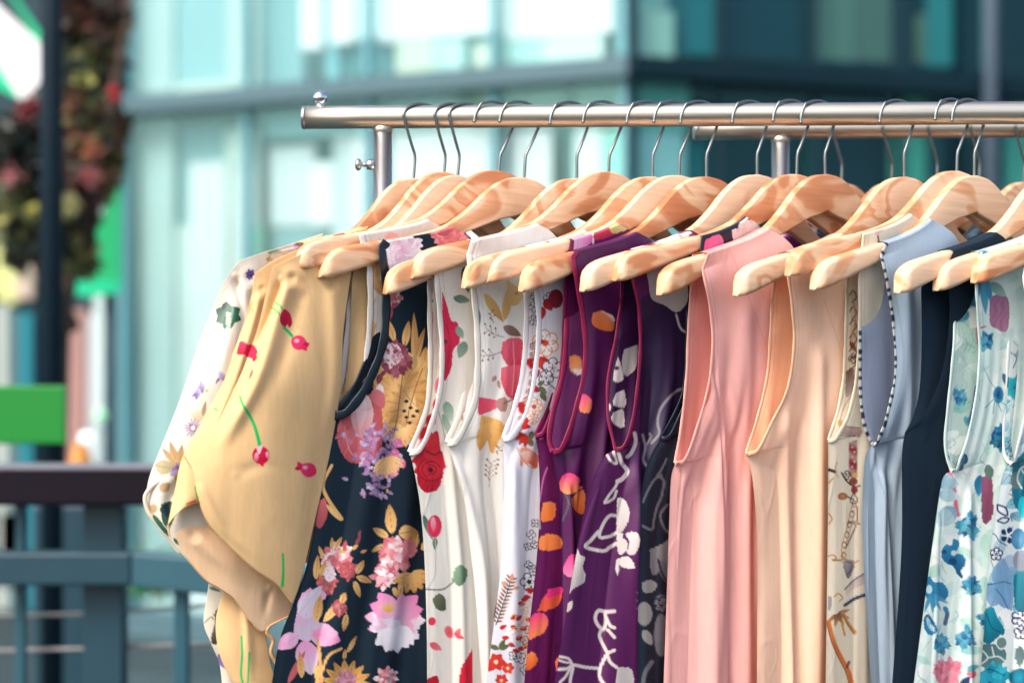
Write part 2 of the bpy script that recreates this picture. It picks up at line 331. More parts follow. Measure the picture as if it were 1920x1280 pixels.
# ---------------------------------------------------------------- dye: prints drawn on cloth, in the photograph's own pixel measure
class Dye:
    def __init__(s, X, Y, base):
        s.sh = X.shape; s.X = X.ravel(); s.Y = Y.ravel(); s.C = np.tile(lin(base), (s.X.size, 1))
    def sel(s, x0, x1, y0, y1): return np.nonzero((s.X > x0) & (s.X < x1) & (s.Y > y0) & (s.Y < y1))[0]
    def mix(s, i, c, a):
        a = np.clip(a, 0, 1)[:, None]; s.C[i] = s.C[i] * (1 - a) + c * a
    def poly(s, pts, c, c2=None, ang=90, smooth=True, a=1.0, tex=0.0):
        P = catmull(list(pts) + [pts[0]], 6)[:-1] if smooth else np.array(pts, float)
        x0, y0 = P.min(0) - 2; x1, y1 = P.max(0) + 2; i = s.sel(x0, x1, y0, y1)
        if not len(i): return
        x, y = s.X[i], s.Y[i]; ins = np.zeros(len(i), bool); Q = np.roll(P, -1, 0)
        for (ax, ay), (bx, by) in zip(P, Q):
            m = ((ay > y) != (by > y)) & (x < (bx - ax) * (y - ay) / (by - ay + 1e-9) + ax); ins ^= m
        i = i[ins]; x = x[ins]; y = y[ins]; col = np.tile(lin(c), (len(i), 1))
        if c2 is not None and len(i):
            g = x * math.cos(R(ang)) + y * math.sin(R(ang)); g = (g - g.min()) / (np.ptp(g) + 1e-6)
            col = col * (1 - g[:, None]) + lin(c2) * g[:, None]
        if tex: col = col * (1 + tex * np.sin(x * .55 + y * .21 + 2 * np.sin(y * .17 + x * .05)))[:, None]
        s.mix(i, col, np.full(len(i), a))
    def line(s, pts, wd, c, a=1.0, taper=0, smooth=True):
        P = catmull(pts, 6) if smooth and len(pts) > 2 else np.array(pts, float)
        i = s.sel(P[:, 0].min() - wd, P[:, 0].max() + wd, P[:, 1].min() - wd, P[:, 1].max() + wd)
        if not len(i): return
        x, y = s.X[i], s.Y[i]; dm = np.full(len(i), 1e9); n = len(P) - 1
        for k in range(n):
            ax, ay = P[k]; bx, by = P[k + 1]; L2 = (bx - ax) ** 2 + (by - ay) ** 2 + 1e-9
            t = np.clip(((x - ax) * (bx - ax) + (y - ay) * (by - ay)) / L2, 0, 1)
            wk = wd * (1 - taper * (k + t) / n)
            dm = np.minimum(dm, np.hypot(x - ax - t * (bx - ax), y - ay - t * (by - ay)) - wk / 2)
        s.mix(i, lin(c), a * np.clip(.5 - dm * .8, 0, 1))
    def petal(s, x, y, L, W, ang, c, c2=None, vein=None, notch=0):
        """pointed ellipse starting at (x,y) heading ang degrees (0 right, 90 down)"""
        ca, sa = math.cos(R(ang)), math.sin(R(ang)); i = s.sel(x - L * 1.1, x + L * 1.1, y - L * 1.1, y + L * 1.1)
        if not len(i): return
        X, Y = s.X[i] - x, s.Y[i] - y; a = (X * ca + Y * sa) / L; b = -X * sa + Y * ca
        hw = W / 2 * np.sin(np.pi * np.clip(a, 0, 1) ** (.8)) ** .8
        m = (a > 0) & (a < 1)
        al = np.where(m, np.clip((hw - np.abs(b)) * .9 + .3, 0, 1), 0)
        col = np.tile(lin(c), (len(i), 1))
        if c2 is not None: g = np.clip(a, 0, 1)[:, None]; col = col * (1 - g) + lin(c2) * g
        if vein is not None:
            vv = np.clip(1 - np.abs(b) / .9, 0, 1)[:, None] * .8 * m[:, None]; col = col * (1 - vv) + lin(vein) * vv
        s.mix(i, col, al)
    def spot(s, x, y, rx, ry, c, c2=None, ang=0, hard=1.0):
        m = max(rx, ry) + 2; i = s.sel(x - m, x + m, y - m, y + m)
        if not len(i): return
        ca, sa = math.cos(R(ang)), math.sin(R(ang)); X, Y = s.X[i] - x, s.Y[i] - y
        r = np.hypot((X * ca + Y * sa) / rx, (-X * sa + Y * ca) / ry)
        col = np.tile(lin(c), (len(i), 1))
        if c2 is not None: g = np.clip(r, 0, 1)[:, None]; col = col * (1 - g) + lin(c2) * g
        s.mix(i, col, np.clip((1 - r) * min(rx, ry) * hard + .5, 0, 1))
    def bloom(s, x, y, r, n, cs, heart=None, seed=0, asp=1.0, layers=3, wid=.75, rot=0):
        """a many-petalled flower: rings of petals from outside in, colours cs outside to inside"""
        g = random.Random(seed * 97 + int(x) * 3 + int(y))
        for k in range(layers):
            f = 1 - k / (layers + .3); nn = max(4, int(n * (.6 + .4 * f)))
            for j in range(nn):
                a = 360 * (j + .5 * (k % 2)) / nn + g.uniform(-9, 9) + rot
                L = r * f * g.uniform(.85, 1.12); c = cs[min(k, len(cs) - 1)] if g.random() < .7 else g.choice(cs)
                c2 = cs[min(k + 1, len(cs) - 1)]
                s.petal(x + g.uniform(-1, 1), y + g.uniform(-1, 1), L * (1 if asp == 1 else math.hypot(math.cos(R(a)), asp * math.sin(R(a)))), r * f * wid * 4.2 / nn + 2, a, c2, c)
        if heart: s.spot(x, y, r * .16 + 1, r * .16 + 1, heart)
    def peony(s, x, y, r, cs, n=60, seed=1, asp=1.0, sz=.32):
        g = random.Random(seed * 31 + int(x + y))
        s.spot(x, y, r * .72, r * .72 * asp, cs[0])
        for k in range(n):
            f = 1 - k / n; a = g.uniform(0, 360); q = r * (.85 * math.sqrt(f)) * g.uniform(.55, 1)
            px, py = x + q * math.cos(R(a)), y + q * asp * math.sin(R(a)); sc_ = r * sz * g.uniform(.7, 1.3)
            c = g.choice(cs); s.petal(px - sc_ * .5 * math.cos(R(a)), py - sc_ * .5 * math.sin(R(a)), sc_ * 1.5, sc_ * .95, a + g.uniform(-35, 35), c, g.choice(cs))
    def sprig(s, x, y, ang, L, c, cb=None, n=5, w=1.6, seed=0, berry=2.2):
        g = random.Random(seed + int(x * 7 + y)); ca, sa = math.cos(R(ang)), math.sin(R(ang))
        s.line([(x, y), (x + ca * L * .5 + sa * 3, y + sa * L * .5 - ca * 3), (x + ca * L, y + sa * L)], w, c)
        for k in range(n):
            t = .3 + .7 * k / max(1, n - 1); bx, by = x + ca * L * t, y + sa * L * t
            a = ang + (55 if k % 2 else -55) + g.uniform(-10, 10); l = L * .28
            ex, ey = bx + l * math.cos(R(a)), by + l * math.sin(R(a)); s.line([(bx, by), (ex, ey)], w * .8, c, smooth=False)
            if cb is not None: s.spot(ex, ey, berry, berry, cb)
    def ring_flower(s, x, y, r, line, fill=None, heart=None, n=5, w=1.8, seed=0):
        """outlined flower with round petals"""
        for j in range(n):
            a = 2 * math.pi * j / n + seed; cx, cy = x + r * .55 * math.cos(a), y + r * .55 * math.sin(a)
            if fill is not None: s.spot(cx, cy, r * .46, r * .46, fill)
        for j in range(n):
            a = 2 * math.pi * j / n + seed; cx, cy = x + r * .58 * math.cos(a), y + r * .58 * math.sin(a)
            pts = [(cx + r * .42 * math.cos(a + b), cy + r * .42 * math.sin(a + b)) for b in np.linspace(-2.1, 2.1, 9)]
            s.line(pts, w, line, smooth=False)
            s.line([(x, y), (x + r * .35 * math.cos(a), y + r * .35 * math.sin(a))], w * .7, line, smooth=False)
        if heart is not None: s.spot(x, y, r * .2 + .8, r * .2 + .8, heart)
    def out(s): return s.C.reshape(*s.sh, 3)
# ---------------------------------------------------------------- garments
def coons(L, T, Rr, B, s, t):
    """curves sampled: L,Rr at t; T,B at s  -> (nt, ns, 2)"""
    s_ = s[None, :, None]; t_ = t[:, None, None]
    return ((1 - s_) * L[:, None] + s_ * Rr[:, None] + (1 - t_) * T[None] + t_ * B[None]
            - ((1 - s_) * (1 - t_) * L[0] + s_ * (1 - t_) * Rr[0] + (1 - s_) * t_ * L[-1] + s_ * t_ * Rr[-1]))
def flat_tube(P, side, nrm, a, b, k=8):
    """P (n,3) path; a half width along side, b half thickness along nrm"""
    ang = 2 * np.pi * np.arange(k) / k
    return P[:, None] + side[:, None] * (np.cos(ang)[None, :, None] * a) + nrm[:, None] * (np.sin(ang)[None, :, None] * b)
def garment(f, name, label, cat, Sx, A, side, base, draw, mat, un=.112, gapR=.02, gapL=.02, rows=400, cols=120,
            trim=None, trimw=.0036, L=None, Rr=None, zb=.84, foldA=.008, seed=0, folds=(), group='garments hanging on the front rack',
            stripe=None, neck=True, sleeves=None, inner=None):
    """L, Rr: photo pixel polylines of the left and right armhole edges (shoulder to A); side: from A down"""
    root = empty(name, (f.x, f.y, f.z)); tag(root, label, cat, group)
    rs = np.random.default_rng(seed + 11); O2 = f.O
    uS = float(((hit(Sx, 470, f.O, f.n) - f.O) @ f.d)); uS = min(uS, .235)
    tS = tk(uS) + .0018
    out = {}
    for sg, key, edge, sep in ((1, 'front_panel', Rr, gapR), (-1, 'back_panel', L, gapL)):
        T = .85 * sep
        edge = list(edge)
        if sg > 0 and trim is not None:
            ax_, ay_ = A; bx_, by_ = edge[-2]; edge = edge[:-1] + [(ax_ + .42 * (bx_ - ax_) + 4, ay_ - .16 * (ay_ - by_)), (ax_ + .12 * (bx_ - ax_) + 3, ay_ - .01 * (ay_ - by_)), A]
        e = catmull(edge, 14); m = len(e); w = np.linspace(0, 1, m)
        vw = sg * (tS * (1 - sst(w, 0, .25)) + sep * .8 * np.sin(np.pi * np.clip(w, 0, 1) ** .8) ** .8 * (w < 1))
        P = hit(e[:, 0], e[:, 1], f.O, f.n, vw)
        uu = (P - f.O) @ f.d; zz = P[:, 2]
        # start on the hanger arm
        uu = np.r_[uS, uu]; zz = np.r_[arm(f, uS, .0005), zz]; vw = np.r_[sg * tS, vw]
        keep = np.r_[True, zz[1:] < zz[0] - .004]; uu, zz, vw = uu[keep], zz[keep], vw[keep]
        ne = len(uu)
        sd = catmull([A] + list(side), 14); Ps = hit(sd[:, 0], sd[:, 1], f.O, f.n, 0.0)
        us = (Ps - f.O) @ f.d; zs = Ps[:, 2]; ok = zs > zb + .02
        us, zs = us[ok], zs[ok]; kk = min(8, len(us)); dud = (us[-1] - us[-kk]) / (zs[-1] - zs[-kk] - 1e-9) if kk > 1 else 0.
        us = np.r_[us, us[-1] + dud * (zb - zs[-1])]; zs = np.r_[zs, zb]
        Lc = np.stack([np.r_[uu, us], np.r_[zz, zs]], -1); vL = np.r_[vw, np.zeros(len(us))]
        d = np.r_[0, np.cumsum(np.linalg.norm(np.diff(Lc, axis=0), axis=1))]; d /= d[-1]
        out[key + '_edge'] = (uu, zz, vw)
        res = []
        for half, (nr, nc) in ((1, (rows, cols)), (-1, (70, 34))):
            if sg < 0 and half > 0: nr, nc = int(rows * .8), int(cols * .7)
            t = np.linspace(0, 1, nr); s = np.linspace(0, 1, nc) ** 1.25
            Lr = np.stack([np.interp(t, d, Lc[:, 0]), np.interp(t, d, Lc[:, 1])], -1); vLr = np.interp(t, d, vL)
            un_ = min(un, uS - .03)
            uT = uS + (un_ - uS) * s; Tr = np.stack([uT, arm(f, uT, .0005)], -1)
            zN = arm(f, un_, 0.)
            if neck: Rc = catmull([(un_, zN), (un_ - .018, zN - .008), (un_ - .036, zN - .026), (un_ * .4, zN - .07), (.004, zN - .10), (0, zN - .16), (0, zb)], 10)
            else: Rc = np.array([(un_, zN), (un_ * .5, zN - .02), (0, zN - .03), (0, zb)])
            Rr_ = resample(Rc, nr); Br = np.stack([Lr[-1, 0] * (1 - s), np.full(nc, zb)], -1)
            UZ = coons(Lr, Tr, Rr_, Br, s, t); U, Z = UZ[..., 0], UZ[..., 1]
            tt = t[:, None]; topw = 1 - sst(tt, 0, .06)
            zg = np.linspace(zb - .05, Lr[0, 1] + .05, 240); o_ = np.argsort(Lr[:, 1], kind='stable'); tf = np.clip((Lr[0, 1] - Z) / (Lr[0, 1] - zb), 0, 1)
            def smo(a, n):
                h = np.hanning(2 * n + 1); h /= h.sum(); return np.interp(Z, zg, np.convolve(np.pad(np.interp(zg, Lr[o_, 1], a[o_]), n, 'edge'), h, 'valid'))
            vZ = smo(vLr, 26); uZ = smo(Lr[:, 0], 40)
            s2 = np.clip((uZ - U) / uZ, 0, 1); e1 = sst(s2, 0, .35)   # depth follows the cloth's own width, not the cut edge
            body = sg * T * (.35 + .65 * np.sin(np.pi * (.12 + .55 * s2)))
            V = vZ * (1 - e1) + body * e1
            fa = min(foldA * .62, sep * .30); q = 0
            for _ in range(3):
                k1 = rs.uniform(2.2, 7.5); ph = rs.uniform(0, 6.28); dr = rs.uniform(-1.2, 1.2); am = rs.uniform(.5, 1)
                q = q + am * np.sin(2 * np.pi * (k1 * s2 + dr * .35 * tf) + ph)
            for _ in range(2):
                k1 = rs.uniform(9, 15); q = q + .28 * np.sin(2 * np.pi * (k1 * s2 + rs.uniform(-1, 1) * tf) + rs.uniform(0, 6.28)) * (.5 + .5 * np.sin(6.28 * (tf * 1.3 + rs.uniform(0, 1))))
            V = V + fa * .62 * q * sst(tf, .05, .5)
            V = V + (vLr[:, None] - V[:, :1]) * np.exp(-((Lr[:, :1] - U) / .024) ** 2)
            V = V * (1 - topw) + sg * tS * topw
            if half > 0:
                X, Y = proj(P3(f, U, V, Z))
                for (fp, fw, fam) in folds:
                    if (fam > 0 and sg < 0): continue
                    fc = catmull(fp, 8); xx = np.interp(Y, fc[:, 1], fc[:, 0]); yy = sst(Y, fc[0, 1] - 10, fc[0, 1] + 50) * (1 - sst(Y, fc[-1, 1] - 60, fc[-1, 1] + 20) if fc[-1, 1] < 1250 else 1)
                    V = V + (fam * .6 if fw > 5 else fam) * yy * np.exp(-((X - xx) / fw) ** 2)
            V = sg * np.maximum(sg * V, .0014 * sst(Lr[:, :1] - U, 0, .012))
            P = P3(f, U * half, V, Z)
            if half < 0:
                # keep far half on its arm when the hanger tilts
                P[..., 2] += (2 * U * math.sin(f.beta)) * topw
            # wrap row over the shoulder
            top = P3(f, (U * half)[:1], np.zeros((1, nc)), P[:1, :, 2] + .0022)
            tp2 = P3(f, (U * half)[:1], V[:1] * .8, P[:1, :, 2] + .0012)
            P = np.concatenate([top, tp2, P], 0)
            X, Y = proj(P)
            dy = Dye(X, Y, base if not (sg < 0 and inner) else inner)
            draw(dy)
            if trim is not None and half > 0:
                dC = dy.C.reshape(*P.shape[:2], 3); gapu = np.vstack([np.full((2, nc), 9.)] + [np.abs(Lr[:, :1] - U)]); st = (gapu > trimw + .0035) & (gapu < trimw + .0052) & (np.vstack([np.zeros((2, nc)), np.tile(tt, (1, nc))]) < d[ne - 1])
                dC[st] *= .86
            res.append((P - f.O, dy.out()))
        Vv = []; Qq = []; Cc = []; n0 = 0
        for (P, C), fl in zip(res, (False, True)):
            nr, nc = P.shape[:2]; idx = np.arange(nr * nc).reshape(nr, nc) + n0
            q = np.stack([idx[:-1, :-1], idx[1:, :-1], idx[1:, 1:], idx[:-1, 1:]], -1).reshape(-1, 4)
            if fl ^ (sg < 0): q = q[:, ::-1]
            Vv.append(P.reshape(-1, 3)); Qq.append(q); Cc.append(C.reshape(-1, 3)); n0 += nr * nc
        me = raw_mesh(key, np.vstack(Vv), np.vstack(Qq), np.vstack(Cc)); link(key, me, mat, root)
        if trim is not None:
            uu, zz, vw = out[key + '_edge']
            u_ = np.r_[uS, uu]; z_ = np.r_[arm(f, uS, .003), zz]; v_ = np.r_[0, vw * 1.0]
            Q = resample(np.stack([u_, v_, z_], -1), 130); tg = np.gradient(Q, axis=0)
            sdv = np.stack([-tg[:, 2], 0 * tg[:, 0], tg[:, 0]], -1); sdv /= np.linalg.norm(sdv, axis=1)[:, None] + 1e-9
            Wd = lambda A_: A_[:, :1] * f.d[None] + A_[:, 1:2] * f.n[None] + A_[:, 2:] * np.array([[0, 0, 1.]])
            Pw = P3(f, Q[:, 0], Q[:, 1], Q[:, 2]) - f.O; nw = np.tile(f.n, (130, 1))
            wob = 1 + .10 * np.sin(np.linspace(0, 40, 130) + seed)[:, None, None]
            tb = flat_tube(Pw, Wd(sdv) , nw, trimw * .80, .0007); tb = Pw[:, None] + (tb - Pw[:, None]) * wob
            cc = np.tile(lin(trim), (130, 8, 1))
            if stripe is not None:
                dd = np.arange(130); mk = (np.sin(dd * 1.15) + .45 * np.sin(dd * .53)) > .1; cc[mk] = lin(stripe)
            link('armhole_trim', grid_mesh('armhole_trim', tb, cc, wrapv=True), M_SATIN, root)
    return root
def curve_patch(f, name, root, T, Rt, B, Lf, yfun, nu, nv, base, draw, mat, bulge=.02, folds=(), thick=0):
    """a sheet between four photo-pixel curves at the depth yfun(px,py)"""
    s = np.linspace(0, 1, nu); t = np.linspace(0, 1, nv)
    UV = coons(resample(catmull(Lf), nv), resample(catmull(T), nu), resample(catmull(Rt), nv), resample(catmull(B), nu), s, t)
    X, Y = UV[..., 0], UV[..., 1]; y = yfun(X, Y)
    y = y - bulge * np.sin(np.pi * (.08 + .84 * s) ** .75)[None] * sst(t, .08, .5)[:, None]
    y0 = y.copy()
    for (fp, fw, fam) in folds:
        fc = catmull(fp, 8); dm = np.full(X.shape, 1e9)
        for k in range(0, len(fc) - 1, 2):
            ax, ay = fc[k]; bx, by = fc[min(k + 2, len(fc) - 1)]; l2 = (bx - ax) ** 2 + (by - ay) ** 2 + 1e-9
            tt = np.clip(((X - ax) * (bx - ax) + (Y - ay) * (by - ay)) / l2, 0, 1)
            dm = np.minimum(dm, np.hypot(X - ax - tt * (bx - ax), Y - ay - tt * (by - ay)))
        en = sst(np.hypot(X - fc[-1, 0], Y - fc[-1, 1]), 0, 110) * sst(np.hypot(X - fc[0, 0], Y - fc[0, 1]), 0, 25)
        y = y - fam * np.exp(-(dm / fw) ** 2) * en
    tt = y0 + D; P = np.stack([(X - 960) / F * tt, y0, CZ + (640 - Y) / F * tt], -1); P[..., 1] = y
    dy = Dye(X, Y, base); draw(dy)
    me = grid_mesh(name, P - np.array(root.location), dy.out()); o = link(name, me, mat, root)
    if thick:
        m = o.modifiers.new('thickness', 'SOLIDIFY'); m.thickness = thick; m.offset = 0
    return o
def px_tube(root, pts, y, r, col, name='hem_trim', mat=None):
    e = catmull(pts, 10); P = [at(a, b, y(np.array(a), np.array(b)) if callable(y) else y) - root.location for a, b in e]
    b = MB(); b.tube(P, r, 8); o = b.build(name, mat or M_COTTON, root, True)
    at_ = o.data.color_attributes.new('Dye', 'FLOAT_COLOR', 'POINT'); c = np.ones((len(b.v), 4), np.float32); c[:, :3] = lin(col); at_.data.foreach_set('color', c.ravel())
    return o
# ---------------------------------------------------------------- the front rack's hangers
SPEC = {  # hook px, tip px, top py, flipped, label
 1: (780, (408, 548), 335, 1, 'hanger with an orange patch at its neck, leftmost on the front rack'),
 2: (838, (472, 540), 323, 1, 'orange brown hanger second from the left end, holding the tan blouse furthest back'),
 3: (865, (502, 535), 330, 1, 'pale hanger third from the left end, inside the tan blouse with red tulips'),
 4: (945, (585, 520), 322, 0, 'marbled hanger whose whitish tip sticks out over the tan blouse'),
 5: (993, (632, 520), 335, 0, 'hanger with an orange tip next to the black trim of the black floral top'),
 6: (1085, (733, 549), 335, 0, 'hanger with an orange tip in front of the black floral cloth'),
 7: (1148, (793, 533), 323, 0, 'large pale hanger carrying the white top with the wide plain shoulder'),
 8: (1228, (885, 541), 332, 0, 'orange hanger whose short tip is left of two below the plain white shoulder'),
 9: (1280, (932, 533), 330, 0, 'deep orange hanger with a long bare arm left of the purple petal top'),
 10: (1328, (988, 546), 332, 0, 'peach hanger holding the purple top with orange petals'),
 11: (1422, (1100, 549), 328, 0, 'hanger with a pale tip in front of the plain purple shoulder'),
 12: (1500, (1172, 530), 328, 0, 'swirled orange hanger with a long knobbly arm beside the pink top'),
 13: (1548, (1238, 556), 327, 0, 'pale smooth hanger carrying the pink satin top'),
 14: (1697, (1385, 551), 332, 0, 'pale tipped hanger carrying the peach top'),
 15: (1800, (1498, 525), 322, 0, 'hanger with a small pale tip just behind the peach top, holding the chain print top'),
 16: (1830, (1535, 541), 330, 0, 'orange marbled hanger carrying the light blue satin top'),
 17: (1975, (1690, 544), 332, 0, 'pale hanger carrying the plain navy top'),
 18: (2070, (1765, 541), 330, 0, 'orange hanger with a short tip carrying the pale aqua floral top'),
 19: (2150, (1845, 527), 330, 0, 'pale pink hanger nearest the right edge, carrying the teal floral top'),
}
FR = {}
for k, (hx, tp, top, fl, lb) in SPEC.items():
    FR[k] = frame(hx, tp, top, fl); FR[k].sx = .84 if k < 4 else 1; make_hanger(FR[k], lb)
def gp(k):   # half gaps to the neighbours, measured across the hanger
    g = lambda a, b: abs(FR[a].x - FR[b].x) * math.cos(R(55)) * .46 if a in FR and b in FR else .022
    return dict(gapR=min(g(k, k + 1), .024), gapL=min(g(k, k - 1), .02))
# ---- 4 white and gold
def d4(d):
    for x, y, L, W, a in ((690, 545, 60, 26, -70), (672, 560, 50, 20, 100), (700, 600, 70, 30, 120), (665, 625, 60, 24, 20), (690, 680, 40, 22, 60), (640, 700, 50, 18, 80), (700, 520, 40, 22, 60), (760, 450, 40, 16, 10)):
        d.petal(x, y, L, W, a, (222, 182, 122), (196, 146, 92), (235, 215, 180))
    for y in (590, 640, 690): d.line([(705, y - 30), (690, y), (665, y + 20)], 2, (190, 140, 90))
    d.spot(668, 618, 11, 9, (225, 160, 110)); d.spot(662, 690, 13, 12, (222, 160, 118)); d.petal(684, 650, 34, 16, 75, (200, 30, 70))
    d.spot(735, 445, 14, 9, (240, 190, 180)); d.spot(700, 455, 12, 6, (240, 200, 180))
garment(FR[4], 'sleeveless_top', 'white sleeveless top with gold leaves, squeezed between tan blouse and black floral top', 'top',
        668, (612, 806), [(622, 860), (610, 950), (585, 1080), (560, 1200), (545, 1290)], (232, 228, 220), d4, M_COTTON, rows=260, cols=80,
        L=[(662, 512), (655, 590), (644, 690), (628, 760)] + [(612, 806)], Rr=[(694, 505), (694, 600), (680, 710), (640, 780), (612, 806)], trim=(240, 238, 234), trimw=.0050, seed=4, **gp(4))
# ---- 5 black floral
NV = (18, 38, 52)
def d5(d):
    G1, G2, G3 = (240, 196, 130), (204, 150, 84), (150, 104, 60); PK, PD, PW, PM = (236, 150, 156), (186, 88, 96), (248, 236, 238), (142, 68, 84)
    def lf(x, y, L, W, a, c=G1, c2=G2): d.petal(x, y, L, W, a, c, c2, G3)
    # shoulder
    d.peony(755, 468, 44, [(236, 228, 240), (226, 200, 222), (246, 240, 246), (222, 170, 205)], 70, 2, .95, .3); d.peony(722, 470, 26, [(238, 232, 240), (230, 205, 225)], 30, 3); d.peony(742, 512, 24, [(232, 210, 226), (214, 140, 180)], 24, 5)
    d.peony(840, 436, 34, [PD, (216, 106, 112), (236, 160, 160)], 40, 4, .7, .4); d.peony(862, 452, 26, [(206, 96, 104), (232, 140, 140)], 26, 9, .8, .4)
    d.peony(735, 562, 21, [PM, (170, 100, 112), (214, 170, 180)], 30, 5, 1.05, .34); d.petal(733, 575, 26, 10, 95, PM, PM)
    # gold cloud
    for x, y, L, W, a in ((780, 700, 115, 15, -92), (772, 690, 80, 14, -72), (792, 700, 85, 13, -62), (740, 640, 46, 14, -108), (722, 640, 40, 14, -100), (758, 650, 50, 15, -80), (795, 690, 40, 20, -85)):
        lf(x, y, L, W, a)
    d.poly([(700, 700), (740, 660), (790, 670), (802, 700), (803, 760), (785, 800), (765, 830), (735, 832), (712, 800), (702, 760)], G1, G2, 70, tex=.1)
    for a in range(0, 360, 24): lf(750, 735, 54, 20, a)
    for a in range(100, 250, 22): lf(778, 760, 52, 22, a, (246, 210, 150), (214, 160, 96))
    for a in range(10, 180, 24): lf(756, 800, 40, 17, a, (250, 214, 150), (222, 168, 100))
    d.line([(760, 640), (755, 700), (745, 780), (735, 830)], 2, G3); d.line([(792, 690), (775, 740), (760, 800)], 2, G3)
    for x, y in ((762, 752), (770, 764), (758, 770), (775, 780), (768, 792), (782, 770), (762, 782)): d.spot(x, y, 4, 3, NV)
    d.peony(740, 672, 38, [PM, (120, 52, 74), (172, 104, 116)], 50, 6, 1.15, .3); d.peony(736, 664, 24, [(226, 204, 210), (206, 160, 172), PM], 34, 8, 1.2, .3)
    d.petal(762, 676, 20, 10, 60, PM); d.petal(715, 700, 22, 12, 110, PM)
    # big rose
    d.poly([(712, 735), (690, 740), (660, 762), (636, 790), (634, 830), (650, 862), (672, 868), (700, 866), (716, 840), (718, 790)], (206, 104, 108), (150, 62, 74), 40, tex=.07)
    for a, L in ((150, 40), (120, 52), (95, 56), (70, 50), (200, 36)): d.petal(680, 792, L + 20, 30, a, (214, 118, 120), (176, 76, 88), (228, 150, 150))
    d.poly([(670, 740), (690, 742), (700, 770), (694, 800), (676, 822), (662, 800), (658, 770)], (248, 226, 226), (214, 128, 134), 80)
    d.petal(680, 742, 66, 22, 95, (252, 244, 244), (232, 170, 172)); d.line([(664, 760), (672, 800), (684, 830)], 1.6, (230, 160, 160)); d.line([(646, 800), (654, 840), (668, 860)], 1.6, (232, 150, 150))
    d.petal(712, 720, 24, 16, 90, (250, 240, 240), (240, 210, 210)); d.petal(700, 730, 40, 26, 60, (220, 130, 136), (196, 96, 104))
    # lilac
    for i in range(150):
        g = random.Random(i); t = g.random(); x = 705 + g.gauss(0, 26 * (1 - t * .55)); y = 800 + t * 130
        x += 25 * (.4 - abs(t - .35)); d.petal(x, y, 13, 7, g.uniform(0, 360), g.choice([(150, 120, 160), (176, 160, 196), (206, 196, 222), (190, 120, 170), (128, 96, 140)]), (160, 130, 175))
    for x, y in ((740, 850), (752, 868), (738, 885), (746, 830)): d.peony(x, y, 12, [(206, 110, 160), (226, 160, 190)], 10, 3)
    for i in range(9): lf(722, 858, 36 + 5 * (i % 2), 13, 10 + i * 15, (250, 205, 130), (240, 190, 150))
    # left stem
    d.line([(622, 872), (606, 905), (612, 930), (640, 972)], 5.5, (226, 180, 112), taper=-.3); d.petal(606, 868, 46, 8, 120, (230, 186, 120)); d.poly([(596, 940), (610, 935), (614, 965), (600, 990), (590, 975)], (206, 104, 108), (160, 72, 82)); d.petal(596, 890, 40, 9, 95, (206, 110, 110), (226, 170, 120))
    d.petal(612, 945, 40, 9, 50, G1); d.spot(606, 815, 3, 2, (210, 190, 120)); d.petal(726, 915, 10, 5, 90, G2)
    # lower band
    lf(735, 1000, 56, 22, -95); lf(748, 1000, 34, 28, -10); lf(728, 1006, 34, 15, 210); lf(758, 1028, 26, 11, -60); lf(775, 1030, 38, 15, -80); lf(720, 1020, 28, 10, 150); lf(790, 1030, 30, 18, -40)
    d.peony(742, 1038, 36, [(222, 120, 130), (240, 176, 182), PW, (206, 98, 112)], 60, 11, 1.0, .36); d.peony(722, 1075, 28, [(206, 96, 112), (240, 178, 184), PW], 40, 12, 1.2, .34); d.peony(768, 1028, 18, [(226, 130, 142), PK], 20, 2, 1.3)
    for a in range(0, 180, 26): lf(770, 1075, 38, 17, a)
    lf(752, 1095, 26, 11, 95); lf(738, 1100, 22, 10, 70)
    d.peony(632, 1045, 32, [(206, 110, 118), (240, 178, 184), PW, (222, 130, 140)], 60, 13, .8, .34); d.peony(652, 1068, 22, [(168, 78, 86), (196, 100, 106)], 30, 14); d.peony(612, 1090, 26, [(168, 80, 86), (186, 96, 100), (206, 120, 118)], 40, 15, 1, .3); d.peony(618, 1075, 14, [PW, (240, 200, 200)], 20, 16, 1.5)
    for x, y, L, W, a in ((592, 1085, 46, 13, -85), (600, 1080, 34, 10, -70), (668, 1075, 30, 13, -60), (668, 1080, 32, 13, 20), (664, 1088, 34, 12, 70), (606, 1045, 24, 8, -110), (622, 1030, 24, 8, -88), (628, 1028, 26, 9, -60), (634, 1036, 20, 9, -20), (660, 1030, 16, 7, -40), (676, 1035, 14, 6, -20)): lf(x, y, L, W, a)
    d.petal(645, 1032, 20, 10, -80, PD); d.petal(667, 1022, 22, 7, -65, PM); d.petal(672, 1005, 14, 5, -70, PM)
    # lilies
    d.poly([(566, 1110), (600, 1105), (612, 1118), (590, 1140), (600, 1175), (580, 1200), (552, 1190), (556, 1150)], (226, 160, 200), (206, 200, 216), 60)
    for x, y, L, W, a, c, c2 in ((580, 1180, 62, 44, 20, (206, 196, 212), (240, 150, 196)), (572, 1160, 60, 38, -80, (214, 208, 224), (238, 160, 204)), (570, 1200, 66, 44, 78, (236, 160, 204), (210, 206, 222)), (560, 1190, 50, 30, 150, (220, 180, 214), (240, 170, 208)), (560, 1150, 70, 26, -50, (214, 208, 220), (202, 196, 214)), (585, 1190, 50, 26, -5, (240, 140, 190), (224, 190, 214))): d.petal(x, y, L, W, a, c, c2, (232, 120, 180))
    lf(592, 1165, 52, 18, -80); lf(606, 1165, 62, 16, -48); d.peony(636, 1138, 18, [(168, 80, 86), (200, 130, 130)], 24, 17, 1.2, .3); lf(640, 1130, 22, 14, -70); lf(650, 1150, 34, 12, 100)
